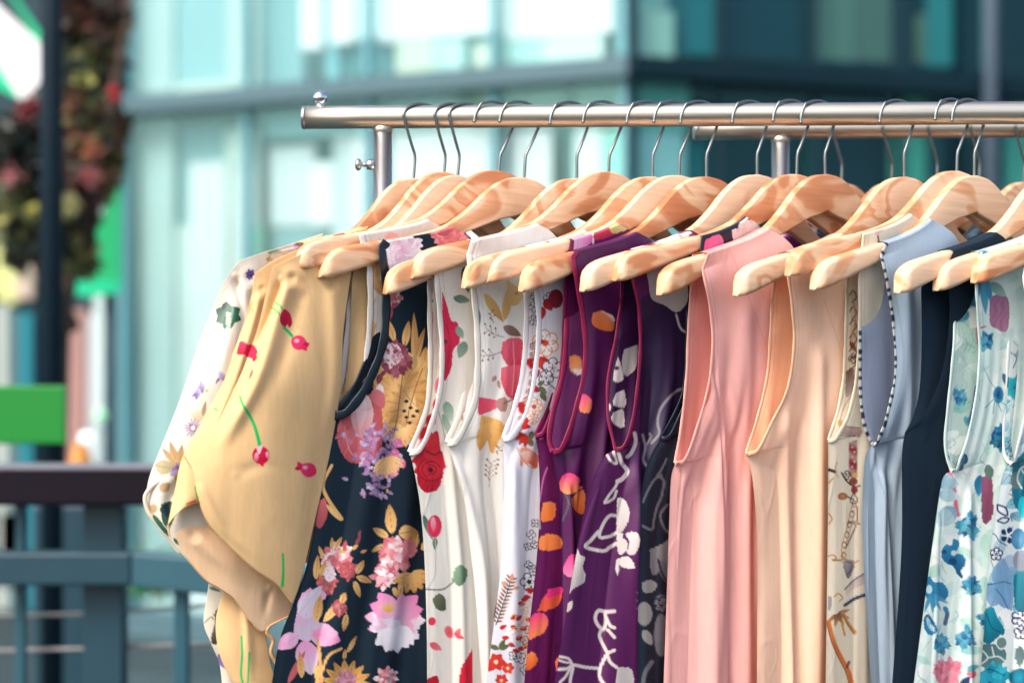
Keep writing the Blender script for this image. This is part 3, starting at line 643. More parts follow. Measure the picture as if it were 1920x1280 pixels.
    d.peony(744, 1165, 50, [(226, 214, 230), (238, 228, 240), (240, 170, 204), (214, 206, 222)], 70, 18, .95, .42)
    for a, L in ((200, 44), (230, 44), (-40, 46), (-10, 44)): d.petal(742, 1150, L + 8, 34, a, (240, 190, 214), (236, 130, 190))
    for a in (80, 110, 140, 50, 20): d.petal(738, 1180, 44, 30, a, (248, 246, 250), (232, 226, 236))
    for a in range(-140, -20, 20): d.petal(728, 1148, 24, 4, a, (230, 170, 80), (240, 200, 120))
    lf(652, 1222, 36, 9, -62); lf(645, 1235, 20, 8, -80); d.line([(600, 1270), (615, 1230), (640, 1215)], 5, (222, 176, 110)); lf(592, 1245, 50, 16, 75); d.line([(596, 1200), (600, 1240), (594, 1280)], 6, (222, 176, 110))
    for a in range(0, 360, 24): lf(650, 1282, 48, 17, a, (232, 184, 110), (196, 142, 76))
    d.peony(650, 1282, 24, [(206, 130, 150), (236, 180, 196), (186, 100, 130)], 30, 19, 1.5, .4); d.peony(726, 1270, 24, [(222, 110, 120), (244, 190, 192), PW], 34, 20, 1, .3)
    d.petal(540, 1280, 70, 13, -62, (206, 104, 108), (186, 90, 96)); lf(566, 1270, 50, 14, -95)
garment(FR[5], 'sleeveless_top', 'black sleeveless top with large pink roses, lilac and gold leaves, black trimmed armhole', 'top',
        716, (623, 778), [(614, 830), (600, 930), (577, 1050), (550, 1130), (524, 1200), (508, 1290)], NV, d5, M_COTTON, rows=560, cols=200,
        L=[(709, 490), (708, 560), (703, 640), (665, 730), (623, 778)], Rr=[(716, 465), (724, 540), (719, 640), (688, 722), (623, 778)], trim=(16, 34, 48), trimw=.0066, seed=5, foldA=.006, **gp(5))
# ---- 6 cream with red roses
def d6(d):
    RD, RP, GN = (214, 34, 58), (232, 46, 92), (110, 140, 118)
    d.poly([(829, 545), (838, 572), (846, 600), (858, 606), (862, 640), (850, 656), (846, 690), (832, 712), (830, 640)], RP, (205, 24, 66), 80)
    d.line([(832, 600), (845, 640), (838, 690)], 1.5, (180, 20, 50)); d.spot(834, 640, 5, 4, (110, 30, 50))
    d.petal(850, 558, 32, 16, 10, (90, 128, 110), (130, 156, 140)); d.petal(856, 612, 26, 14, 60, (120, 160, 140), (160, 180, 165)); d.petal(872, 640, 34, 20, 110, (110, 145, 128), (150, 170, 155)); d.petal(870, 500, 50, 18, 80, (60, 84, 84), (90, 120, 100))
    d.poly([(800, 590), (809, 575), (812, 600), (808, 612), (800, 610)], (232, 50, 110)); d.petal(800, 560, 14, 8, 20, (90, 128, 110)); d.petal(812, 776, 28, 20, 110, RD, (190, 20, 50)); d.petal(800, 800, 28, 16, 120, RD)
    d.spot(821, 722, 6, 15, (236, 70, 130), (240, 150, 170), 8); d.petal(820, 745, 30, 13, 100, (222, 40, 80)); d.petal(836, 752, 40, 20, 75, (120, 165, 140), (190, 205, 190)); d.petal(830, 775, 50, 14, 70, (130, 165, 145), (200, 210, 200)); d.petal(800, 800, 20, 12, -30, RD); d.petal(803, 793, 14, 10, 0, (214, 40, 60))
    d.line([(822, 770), (830, 800), (836, 830)], 2, (150, 170, 150))
    d.poly([(800, 822), (820, 808), (826, 840), (834, 860), (830, 890), (820, 918), (796, 922), (782, 900), (786, 870), (770, 866), (784, 848)], RD, (190, 20, 44), 60, tex=.1)
    for a in range(0, 360, 40): d.petal(806, 874, 32, 26, a, (226, 44, 64), (200, 24, 48))
    d.petal(806, 860, 52, 34, -88, (232, 48, 66), (216, 34, 60))
    for r, a0 in ((24, 20), (17, 120), (10, 250), (5, 30)):
        d.line([(808 + r * math.cos(R(a0 + q)), 880 + r * .9 * math.sin(R(a0 + q))) for q in range(0, 250, 25)], 2.2, (140, 12, 32), smooth=False)
    d.spot(808, 880, 4, 4, (70, 10, 24)); d.line([(800, 846), (814, 852), (826, 846)], 2.4, (90, 20, 36))
    d.petal(794, 965, 50, 12, 70, (90, 110, 96), (130, 150, 135)); d.spot(815, 986, 13, 21, (236, 60, 100), (222, 40, 80), 0); d.petal(812, 968, 30, 10, 88, (246, 190, 200), (240, 90, 130)); d.petal(816, 1006, 24, 10, 92, (120, 140, 120), (90, 110, 96)); d.line([(816, 1010), (817, 1050), (815, 1080), (800, 1105)], 1.6, (180, 190, 170))
    d.line([(798, 1104), (830, 1104), (850, 1090), (862, 1082)], 3, (120, 130, 105)); d.poly([(848, 1088), (852, 1068), (864, 1058), (876, 1068), (874, 1086), (862, 1098)], (136, 170, 140), (84, 120, 90), 20); d.poly([(810, 1122), (824, 1112), (836, 1124), (834, 1144), (818, 1140)], (120, 124, 96), (70, 80, 60), 30)
    d.spot(810, 1164, 7, 8, (226, 60, 84)); d.petal(806, 1205, 26, 14, 30, (226, 70, 90), (240, 130, 140)); d.spot(842, 1184, 8, 12, (232, 84, 100), (240, 120, 130), -20); d.petal(855, 1192, 18, 12, -60, (230, 60, 80), (240, 130, 140)); d.petal(853, 1190, 20, 8, 20, (232, 80, 96))
    d.poly([(886, 1215), (884, 1290), (862, 1290), (864, 1255), (874, 1235)], (222, 30, 64), (200, 20, 50)); d.petal(800, 1300, 40, 30, -60, (190, 24, 50))
    for y in (620, 700): d.petal(896, y, 26, 14, 60, (130, 160, 140))
garment(FR[6], 'sleeveless_top', 'cream sleeveless top with one large red rose just under its armhole', 'top',
        797, (768, 848), [(777, 885), (788, 950), (796, 1050), (800, 1180), (801, 1290)], (238, 234, 224), d6, M_SATIN, rows=500, cols=130,
        L=[(806, 525), (806, 600), (807, 680), (800, 765), (768, 848)], Rr=[(818, 510), (824, 580), (829, 650), (826, 730), (806, 805), (768, 848)], trim=(240, 236, 228), trimw=.0042, seed=6, foldA=.009,
        folds=[([(838, 830), (850, 950), (862, 1080), (868, 1290)], 9, .007)], **gp(6))
# ---- 7 white, plain shoulder, gold iris
def d7(d):
    GD = (226, 178, 104); PK = (226, 84, 108)
    for y0 in np.arange(482, 600, 9): d.ring_flower(884 + 3 * math.sin(y0), y0 + 6, 6, (50, 50, 60), n=4, w=1.3, seed=y0)
    for y in (520, 560, 600): d.petal(884, y, 20, 9, 70, (120, 140, 100))
    d.petal(893, 575, 36, 12, 80, (90, 140, 160), (120, 130, 150), (60, 90, 110))
    for y in (545, 575, 610, 650): d.petal(880, y, 14, 9, 60 + y % 40, (150, 160, 110), (190, 190, 150))
    d.petal(908, 550, 66, 18, 56, (236, 200, 130), (196, 142, 76), (214, 160, 96)); d.petal(946, 600, 66, 17, -82, (214, 166, 96), (236, 206, 144)); d.poly([(952, 545), (950, 525), (962, 532), (976, 545), (980, 556), (970, 572), (954, 570)], (240, 214, 160), (226, 190, 126), 80)
    d.spot(968, 550, 3, 2, (190, 130, 70)); d.petal(944, 612, 38, 18, 28, (150, 120, 110), (120, 90, 84))
    d.poly([(942, 642), (956, 634), (978, 636), (980, 660), (976, 690), (962, 690), (948, 680), (940, 662)], (238, 100, 124), (214, 60, 96), 60, tex=.05)
    d.poly([(940, 690), (962, 684), (980, 690), (978, 730), (966, 746), (952, 742), (940, 716)], (240, 108, 128), (222, 72, 100), 70, tex=.05); d.line([(962, 640), (964, 690), (960, 740)], 1.4, (250, 170, 180))
    d.petal(930, 704, 14, 9, 120, (200, 150, 140)); d.petal(934, 712, 18, 7, 80, (190, 140, 130))
    d.poly([(898, 744), (912, 746), (934, 752), (932, 764), (914, 772), (897, 776)], (232, 60, 96), (240, 110, 130), 0); d.poly([(930, 750), (944, 744), (952, 752), (948, 770), (934, 768)], (186, 140, 132)); d.line([(945, 756), (962, 748), (985, 740)], 3, (140, 104, 100))
    d.poly([(902, 778), (920, 782), (940, 790), (946, 806), (934, 830), (922, 850), (914, 824), (900, 808)], (240, 192, 112), (216, 156, 80), 70, tex=.08)
    for a in (20, 60, 100): d.petal(908, 796, 50, 22, a, (244, 200, 124), (214, 152, 78), (200, 140, 70))
    d.sprig(945, 632, 205, 36, (130, 90, 84), (120, 60, 60), 6, 1.2, 1, 1.8); d.sprig(940, 660, 170, 38, (130, 90, 84), (120, 60, 60), 6, 1.2, 2, 1.8); d.sprig(926, 605, 255, 20, (130, 90, 84), (120, 60, 60), 4, 1.1, 3, 1.6)
    d.sprig(918, 912, -85, 46, (140, 90, 90), (130, 50, 60), 8, 1.2, 5, 2); d.sprig(932, 856, -70, 20, (110, 80, 80), (110, 70, 70), 4, 1.1, 7, 1.6)
    d.petal(925, 1160, 70, 5, -75, (120, 100, 90))
    for x, y in ((868, 760), (872, 730), (865, 775)): d.petal(x, y, 14, 5, 80, (150, 130, 110))
garment(FR[7], 'sleeveless_top', 'white sleeveless top with a wide plain white shoulder and a gold iris on its chest', 'top',
        878, (839, 830), [(848, 858), (866, 930), (880, 1020), (892, 1130), (902, 1290)], (238, 236, 230), d7, M_SATIN, rows=500, cols=150,
        L=[(878, 500), (877, 600), (878, 690), (866, 765), (839, 830)], Rr=[(880, 478), (890, 560), (896, 650), (893, 740), (874, 795), (839, 830)], trim=(240, 236, 226), trimw=.0050, seed=7, foldA=.010,
        folds=[([(850, 850), (880, 960), (905, 1080), (914, 1290)], 12, .010), ([(900, 700), (930, 900), (925, 1290)], 14, -.008)], **gp(7))
# ---- 8 white with red and black outlined blossom
def d8(d):
    BK, RD, OR = (38, 38, 52), (204, 46, 42), (226, 150, 90)
    for x, y, r in ((1002, 575, 11), (1000, 600, 10), (1030, 560, 12), (1003, 555, 9)): d.ring_flower(x, y, r, BK, None, None, 5, 1.5, x)
    d.petal(1022, 560, 26, 20, 60, (170, 40, 50), (196, 50, 50)); d.spot(1042, 560, 14, 18, (150, 44, 60)); d.petal(1018, 575, 24, 14, 95, RD)
    d.ring_flower(1023, 643, 25, OR, (248, 244, 242), (226, 80, 50), 6, 2.4, .4)
    d.petal(1014, 668, 30, 24, 70, RD, (170, 30, 30)); d.petal(1008, 680, 24, 16, 20, (214, 60, 44))
    d.ring_flower(1036, 690, 20, BK, (236, 234, 240), None, 5, 1.8, 1); d.ring_flower(1024, 708, 14, BK, (236, 234, 240), None, 5, 1.7, .3); d.line([(1025, 716), (1040, 728), (1050, 738)], 2, BK)
    for i, y in enumerate(range(640, 815, 17)):
        x = 1002 - max(0, y - 700) * .28; d.petal(x, y, 20, 14, (i * 77) % 360, RD, (160, 34, 50)); d.ring_flower(x - 2, y + 9, 7, (60, 50, 60), (240, 220, 220), None, 5, 1.3, i)
    d.petal(1010, 725, 20, 12, 40, (110, 118, 84)); d.petal(1008, 722, 16, 9, -30, (110, 118, 84)); d.petal(1014, 735, 20, 12, 60, (96, 106, 76))
    d.ring_flower(1001, 762, 17, OR, (250, 242, 236), (226, 80, 50), 7, 1.8, .2); d.ring_flower(1000, 785, 10, OR, (250, 242, 236), None, 6, 1.5, .2)
    for a in (200, 230, 260, 290): d.petal(988, 815, 24, 11, a - 130, (226, 76, 60), RD)
    d.petal(972, 796, 24, 14, 10, RD); d.petal(998, 808, 18, 12, 100, (110, 118, 84)); d.petal(992, 822, 16, 10, 60, (110, 118, 84))
    d.poly([(972, 842), (986, 838), (1000, 846), (1010, 856), (1006, 878), (996, 872), (984, 860)], (240, 170, 140), (224, 90, 70), 60)
    for a in (20, 45, 70, 95): d.petal(980, 846, 30, 9, a, (248, 230, 220), (226, 80, 60), OR)
    d.line([(970, 840), (978, 858), (990, 872), (1004, 878)], 2, OR)
    for x, y, r in ((996, 1002, 9), (990, 1024, 8), (1002, 1020, 8), (991, 1058, 8), (998, 1066, 8), (1003, 980, 8), (992, 1180, 9), (985, 1200, 9), (975, 1232, 12), (962, 1228, 9), (985, 1255, 10)): d.ring_flower(x, y, r, BK, None, None, 4, 1.5, x)
    d.ring_flower(992, 1090, 17, BK, (240, 238, 244), BK, 5, 1.9, .6)
    d.line([(930, 1170), (944, 1130), (958, 1085)], 2.2, (50, 66, 56))
    for k in range(13):
        t = k / 12; x, y = 930 + 28 * t, 1165 - 80 * t
        for s_ in (-1, 1): d.petal(x, y, 14, 5, -70 + s_ * 62, (50, 60, 54), (206, 140, 110))
    d.petal(957, 1090, 17, 8, -75, (214, 140, 110)); d.petal(950, 1098, 14, 7, -140, (214, 150, 120)); d.petal(962, 1104, 14, 7, -20, (214, 150, 120))
    g = random.Random(3)
    for x, y in ((994, 1110), (986, 1118), (982, 1124), (976, 1130), (990, 1104), (962, 1160), (972, 1162), (962, 1172), (980, 1180), (972, 1198), (986, 1206), (976, 1215), (958, 1205), (946, 1195), (966, 1218), (942, 1178), (990, 1160)): d.petal(x - 5, y, 15, 9, g.uniform(-40, 40), (206, 48, 44), (190, 30, 36))
    for i in range(14): x, y = 956 + g.uniform(0, 34), 1130 + i * 6.5; d.line([(x, y), (x + 6, y - 6), (x + 9, y + 3), (x + 3, y + 8)], 1.6, (232, 186, 120))
    d.bloom(930, 1240, 20, 6, [(206, 48, 40), (222, 70, 52), (206, 48, 40)], (246, 214, 190), 5, wid=.95); d.bloom(952, 1252, 13, 6, [(206, 48, 40), (222, 70, 52)], (246, 200, 170), 6, wid=.9); d.bloom(940, 1275, 14, 6, [(206, 48, 40), (222, 70, 52)], (246, 200, 170), 7, wid=.9)
    for a in (-60, -20, 200): d.petal(936, 1216, 22, 10, a, (110, 118, 80), (80, 90, 60))
    # shoulder
    for i in range(40): x, y = g.uniform(985, 1130), g.uniform(420, 480); d.petal(x, y, 13, 7, g.uniform(0, 360), g.choice([(206, 70, 70), (226, 150, 130), (214, 190, 120), (240, 220, 210), (190, 60, 80)]))
garment(FR[8], 'sleeveless_top', 'white sleeveless top with small red blossoms and black outlined flowers beside its white armhole trim', 'top',
        985, (944, 822), [(943, 860), (943, 950), (938, 1070), (926, 1170), (910, 1290)], (232, 231, 238), d8, M_COTTON, rows=520, cols=150,
        L=[(988, 520), (987, 600), (982, 690), (965, 765), (944, 822)], Rr=[(1003, 520), (1011, 600), (1005, 690), (991, 765), (968, 808), (944, 822)], trim=(244, 242, 246), trimw=.0046, seed=8, foldA=.008, un=.11,
        folds=[([(950, 840), (962, 950), (962, 1290)], 14, .008)], **gp(8))
# ---- 9, 10 purple with petals
def dpet(d):
    OR, OD, PK, PD = (252, 150, 84), (236, 104, 40), (244, 60, 140), (214, 30, 110)
    d.poly([(1112, 586), (1130, 582), (1150, 596), (1152, 608), (1148, 620), (1126, 618), (1110, 606)], (222, 110, 50), (240, 140, 90), -60); d.poly([(1126, 583), (1150, 592), (1152, 604), (1140, 592)], (236, 206, 196))
    d.poly([(1068, 668), (1082, 666), (1090, 676), (1090, 698), (1078, 700), (1068, 690)], OR, (240, 180, 140), 90); d.poly([(1072, 692), (1090, 692), (1090, 702), (1080, 702)], (246, 226, 220))
    d.poly([(1089, 738), (1100, 740), (1110, 752), (1106, 772), (1090, 772), (1085, 760)], PK, OR, 70)
    d.poly([(1048, 905), (1056, 890), (1072, 887), (1088, 898), (1086, 908), (1092, 914), (1070, 926), (1052, 920)], PK, OR, 85); d.poly([(1072, 934), (1086, 920), (1096, 922), (1096, 960), (1086, 962), (1074, 950)], OR, OD, 90)
    d.poly([(1018, 942), (1030, 940), (1042, 946), (1040, 968), (1030, 976), (1014, 974)], OR, (248, 130, 60), 60)
    d.poly([(1013, 1005), (1030, 1000), (1050, 1006), (1054, 1020), (1046, 1030), (1014, 1030), (1010, 1016)], OR, (248, 134, 70), 40)
    d.poly([(1056, 1062), (1066, 1044), (1078, 1038), (1090, 1050), (1078, 1078), (1066, 1080), (1057, 1074)], PK, (246, 120, 170), 80)
    d.poly([(1010, 1140), (1018, 1120), (1034, 1106), (1052, 1100), (1053, 1120), (1044, 1136), (1024, 1144), (1008, 1144)], (248, 90, 100), (246, 110, 60), 60); d.poly([(1028, 1104), (1053, 1100), (1052, 1112), (1026, 1120)], PK)
    d.poly([(992, 1160), (1004, 1148), (1020, 1150), (1028, 1164), (1020, 1184), (1006, 1192), (990, 1196)], PK, OR, 60)
    d.poly([(985, 1226), (1000, 1222), (1008, 1236), (1000, 1250), (985, 1254)], OR, OD)
    d.poly([(1040, 1240), (1052, 1226), (1066, 1236), (1060, 1262), (1046, 1266)], OR, PK, 60)
    d.petal(1012, 824, 16, 9, -60, (246, 120, 190)); d.line([(1026, 876), (1018, 900), (1012, 940)], 2.4, (226, 120, 190)); d.line([(1010, 956), (1012, 990)], 4, (200, 190, 200), .8)
    d.line([(1060, 925), (1066, 945), (1055, 975)], 2, (70, 120, 110))
def d9(d):
    dpet(d)
    d.poly([(1066, 450), (1110, 432), (1112, 452), (1072, 476)], (226, 190, 220), (206, 90, 160), 0); d.line([(1100, 428), (1112, 440), (1112, 456)], 3, (244, 230, 220)); d.poly([(1114, 430), (1150, 418), (1156, 438), (1116, 450)], (206, 60, 90), (190, 50, 80)); d.poly([(1140, 420), (1180, 410), (1186, 424), (1150, 438)], (206, 190, 110), (226, 214, 160), 0)
garment(FR[9], 'sleeveless_top', 'magenta purple sleeveless top mostly hidden, its wine trim crossing behind the purple petal top', 'top',
        1063, (1004, 816), [(1010, 860), (1012, 950), (1006, 1050), (992, 1180), (982, 1290)], (104, 28, 88), d9, M_SATIN, rows=420, cols=110,
        L=[(1052, 540), (1050, 620), (1042, 700), (1022, 775), (1004, 816)], Rr=[(1060, 540), (1058, 620), (1052, 700), (1034, 775), (1004, 816)], trim=(134, 28, 76), trimw=.0040, seed=9, foldA=.006, un=.1, **gp(9))
garment(FR[10], 'sleeveless_top', 'purple sleeveless top with a plain dark shoulder and round orange and pink petals', 'top',
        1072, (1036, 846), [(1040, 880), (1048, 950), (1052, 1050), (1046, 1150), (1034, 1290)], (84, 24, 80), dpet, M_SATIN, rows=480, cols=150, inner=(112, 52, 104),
        L=[(1066, 520), (1062, 620), (1056, 700), (1038, 770), (1030, 820), (1036, 846)], Rr=[(1074, 484), (1088, 560), (1098, 640), (1094, 710), (1072, 795), (1036, 846)], trim=(146, 28, 76), trimw=.0046, seed=10, foldA=.010,
        folds=[([(1060, 860), (1085, 980), (1100, 1290)], 10, -.010), ([(1075, 860), (1070, 960), (1068, 1290)], 10, .008)], **gp(10))
# ---- 11 purple with white line flowers
WH = (226, 214, 208)
def d11(d):
    g = random.Random(5)
    d.poly([(1202, 560), (1330, 470), (1420, 520), (1420, 1400), (1200, 1400), (1197, 900), (1200, 780)], (44, 26, 62), (36, 28, 58), 0, smooth=False)  # right part dyed darker to paint in the shade beside the next top
    for i in range(12):   # shoulder, magenta with white rings
        x = 1190 + i * 9.5; y = 484 - i * 4.6
        d.petal(x - 8, y, 26, 17, g.choice((-30, 20, -70, 60)), (236, 226, 226)); d.spot(x + 6, y + 10, 9, 6, (146, 24, 96))
    d.poly([(1210, 500), (1222, 486), (1250, 480), (1290, 478), (1286, 510), (1290, 560), (1270, 585), (1246, 572), (1222, 560), (1216, 530)], (206, 194, 190), (186, 176, 176))
    d.line([(1268, 590), (1276, 615), (1290, 625)], 4, (180, 172, 176))
    d.poly([(1170, 655), (1190, 648), (1196, 650), (1192, 690), (1172, 704), (1166, 680)], (190, 180, 180)); d.poly([(1158, 668), (1166, 690), (1168, 712), (1150, 712)], WH); d.spot(1156, 690, 5, 4, (90, 30, 80))
    d.poly([(1155, 736), (1170, 732), (1172, 762), (1150, 758)], WH); d.poly([(1150, 772), (1168, 768), (1170, 800), (1154, 796), (1146, 785)], WH); d.petal(1142, 756, 18, 9, 95, WH)
    d.poly([(1127, 784), (1140, 792), (1139, 799), (1125, 792)], WH, smooth=False)
    d.line([(1136, 822), (1136, 845), (1144, 862), (1156, 868), (1150, 846), (1142, 826)], 5, WH); d.line([(1190, 812), (1192, 828), (1184, 848), (1176, 856)], 7, WH)
    d.line([(1160, 850), (1166, 868), (1176, 882), (1168, 896), (1158, 902)], 7, WH, taper=-.2); d.line([(1158, 902), (1154, 912), (1142, 928), (1134, 942), (1150, 934), (1156, 920)], 5, WH)
    d.poly([(1157, 934), (1166, 933), (1176, 944), (1180, 962), (1174, 985), (1157, 998)], (226, 220, 212), (206, 192, 190))
    d.line([(1156, 966), (1142, 967), (1130, 984), (1124, 1005), (1140, 1006), (1156, 998)], 6, WH); d.line([(1122, 996), (1108, 1012), (1098, 1024), (1116, 1030), (1134, 1032), (1142, 1026), (1156, 1018)], 6.5, WH)
    d.poly([(1157, 999), (1168, 1000), (1166, 1010), (1157, 1012)], WH); d.poly([(1156, 1014), (1168, 1008), (1177, 1020), (1172, 1034), (1160, 1038)], WH); d.poly([(1172, 1000), (1186, 996), (1198, 1002), (1199, 1020), (1190, 1038), (1176, 1036), (1180, 1016)], WH, (206, 196, 196))
    d.poly([(1156, 1048), (1172, 1042), (1184, 1048), (1190, 1064), (1172, 1064), (1158, 1056)], WH); d.petal(1157, 1052, 26, 8, 88, WH)
    d.poly([(1083, 1026), (1088, 1040), (1097, 1044), (1093, 1062), (1098, 1078), (1094, 1092), (1076, 1102), (1067, 1108)], (222, 214, 206), (200, 190, 188)); d.petal(1062, 1146, 24, 12, -62, WH)
    for q in range(2): d.ring_flower(1072 - 8 * q, 1062 + q * 25, 1, WH)
    d.line([(1152, 1145), (1136, 1146), (1122, 1144), (1116, 1158), (1122, 1172), (1132, 1178), (1136, 1160), (1134, 1148)], 6.5, WH); d.line([(1138, 1160), (1144, 1172), (1152, 1176)], 6, WH); d.line([(1140, 1180), (1152, 1194)], 6, WH); d.line([(1128, 1178), (1124, 1192), (1134, 1214), (1140, 1222), (1152, 1218)], 6, WH); d.line([(1138, 1224), (1144, 1240), (1156, 1250)], 6, WH)
    d.line([(1140, 1222), (1130, 1240), (1124, 1256), (1126, 1272), (1140, 1290)], 6.5, WH); d.line([(1122, 1252), (1098, 1250), (1076, 1246), (1064, 1252), (1048, 1254)], 6, WH); d.line([(1074, 1246), (1066, 1234), (1050, 1230)], 5, WH); d.line([(1070, 1242), (1058, 1240), (1046, 1236)], 4, WH); d.line([(1074, 1252), (1070, 1270), (1068, 1290)], 6, WH); d.line([(1068, 1254), (1060, 1268), (1050, 1278)], 5, WH)
    d.poly([(1158, 1250), (1184, 1254), (1186, 1290), (1156, 1290)], (206, 198, 196))
    for x, y, w_ in ((1203, 812, 0), (1215, 905, 0)): pass
    GR = (132, 126, 134)  # white line flowers greyed inside that painted shade
    d.line([(1205, 815), (1210, 838), (1206, 862), (1216, 876), (1230, 888)], 5, GR); d.line([(1209, 838), (1220, 820), (1218, 812)], 4, GR)
    d.line([(1284, 728), (1270, 732), (1252, 748), (1238, 768), (1233, 792), (1236, 812), (1222, 830)], 5, GR)
    for y in (1110, 1125, 1140): d.line([(1194, y), (1200, y + 3)], 3, (110, 90, 120), smooth=False)
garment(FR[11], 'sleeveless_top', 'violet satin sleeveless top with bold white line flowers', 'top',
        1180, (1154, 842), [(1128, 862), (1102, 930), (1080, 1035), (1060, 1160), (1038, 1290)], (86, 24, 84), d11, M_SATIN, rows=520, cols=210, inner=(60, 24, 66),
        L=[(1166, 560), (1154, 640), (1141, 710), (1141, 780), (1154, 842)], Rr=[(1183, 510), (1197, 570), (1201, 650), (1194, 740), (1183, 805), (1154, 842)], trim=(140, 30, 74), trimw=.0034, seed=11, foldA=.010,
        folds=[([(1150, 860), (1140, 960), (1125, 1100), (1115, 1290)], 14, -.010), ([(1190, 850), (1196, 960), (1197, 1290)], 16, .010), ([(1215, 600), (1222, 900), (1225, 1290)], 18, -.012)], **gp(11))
# ---- 12 near-black with grey outlined flowers
def d12(d):
    d.poly([(1318, 452), (1350, 440), (1356, 470), (1324, 486)], (240, 90, 150), (226, 120, 170), 0); d.poly([(1372, 432), (1420, 414), (1430, 430), (1380, 452)], (244, 236, 232)); d.peony(1400, 428, 22, [(244, 238, 232), (236, 214, 200)], 20)
    GR = (108, 110, 120); GL = (140, 140, 140)
    d.line([(1240, 890), (1226, 900), (1212, 925), (1206, 940)], 4, GR); d.line([(1232, 892), (1244, 900), (1240, 930), (1232, 950), (1226, 975), (1222, 992), (1204, 985)], 4.5, GR); d.line([(1250, 860), (1240, 880), (1232, 892)], 4, GR); d.line([(1252, 945), (1238, 965), (1246, 990), (1256, 1000)], 4, GR)
    d.poly([(1218, 1030), (1240, 1020), (1258, 1012), (1258, 1060), (1240, 1070), (1222, 1075)], GL, GR); d.petal(1240, 1050, 50, 22, 70, GR, (90, 96, 104)); d.line([(1234, 1048), (1242, 1075), (1254, 1092)], 4, (22, 34, 52))
    d.poly([(1204, 1092), (1220, 1086), (1232, 1096), (1222, 1110), (1206, 1108)], GL); d.spot(1208, 1150, 15, 22, GL); d.spot(1240, 1130, 13, 16, GR); d.ring_flower(1240, 1135, 18, (22, 34, 52), None, None, 5, 3); d.petal(1206, 1180, 34, 18, 60, GL); d.spot(1240, 1190, 14, 40, GR); d.line([(1222, 1240), (1210, 1260), (1204, 1290)], 8, GR)
    for y in range(600, 800, 45): d.ring_flower(1270, y, 18, (60, 60, 90), None, None, 5, 3, y)
garment(FR[12], 'sleeveless_top', 'near black sleeveless top with dull grey flowers and a bright pink patch on its shoulder', 'top',
        1308, (1240, 822), [(1222, 850), (1206, 900), (1200, 1000), (1197, 1120), (1194, 1290)], (24, 36, 52), d12, M_SATIN, rows=420, cols=110,
        L=[(1290, 540), (1288, 640), (1280, 740), (1240, 822)], Rr=[(1306, 540), (1300, 640), (1290, 740), (1266, 800), (1240, 822)], trim=(24, 34, 50), trimw=.0034, seed=12, foldA=.004, un=.09, gapR=.006, gapL=.012)
# ---- 13 pink
def d13(d):
    d.line([(1370, 470), (1420, 600), (1440, 660)], 1.6, (232, 150, 140), .7)
garment(FR[13], 'sleeveless_top', 'pink satin sleeveless top with a deep plain armhole', 'top',
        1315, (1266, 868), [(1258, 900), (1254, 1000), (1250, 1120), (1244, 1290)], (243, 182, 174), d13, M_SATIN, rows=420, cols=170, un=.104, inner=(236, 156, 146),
        L=[(1296, 545), (1291, 620), (1288, 700), (1279, 790), (1266, 868)], Rr=[(1318, 505), (1331, 570), (1337, 640), (1329, 725), (1305, 810), (1266, 868)], trim=(242, 182, 168), trimw=.0030, seed=13, foldA=.013,
        folds=[([(1338, 640), (1350, 850), (1372, 1290)], 3.5, -.0022), ([(1325, 700), (1345, 850), (1350, 1290)], 16, .012), ([(1360, 720), (1375, 900), (1372, 1290)], 8, -.010), ([(1300, 880), (1290, 1000), (1275, 1290)], 12, -.008), ([(1400, 560), (1398, 800), (1395, 1290)], 15, .008)], **gp(13))
# ---- 14 peach
def d14(d):
    d.line([(1545, 560), (1575, 650), (1590, 700)], 1.6, (226, 176, 140), .8)
garment(FR[14], 'sleeveless_top', 'pale peach satin sleeveless top', 'top',
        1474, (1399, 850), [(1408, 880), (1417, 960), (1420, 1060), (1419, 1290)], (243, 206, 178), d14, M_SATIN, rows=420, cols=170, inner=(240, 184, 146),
        L=[(1448, 560), (1444, 640), (1438, 710), (1420, 785), (1399, 850)], Rr=[(1476, 500), (1486, 580), (1489, 650), (1477, 730), (1446, 795), (1399, 850)], trim=(240, 196, 160), trimw=.0028, seed=14, foldA=.013,
        folds=[([(1420, 870), (1432, 1000), (1456, 1290)], 3.5, -.0022), ([(1478, 760), (1470, 900), (1478, 1290)], 10, .012), ([(1500, 780), (1496, 900), (1500, 1290)], 9, -.010), ([(1440, 860), (1455, 1000), (1462, 1290)], 8, -.007), ([(1535, 640), (1532, 900), (1528, 1290)], 14, .010)], **gp(14))
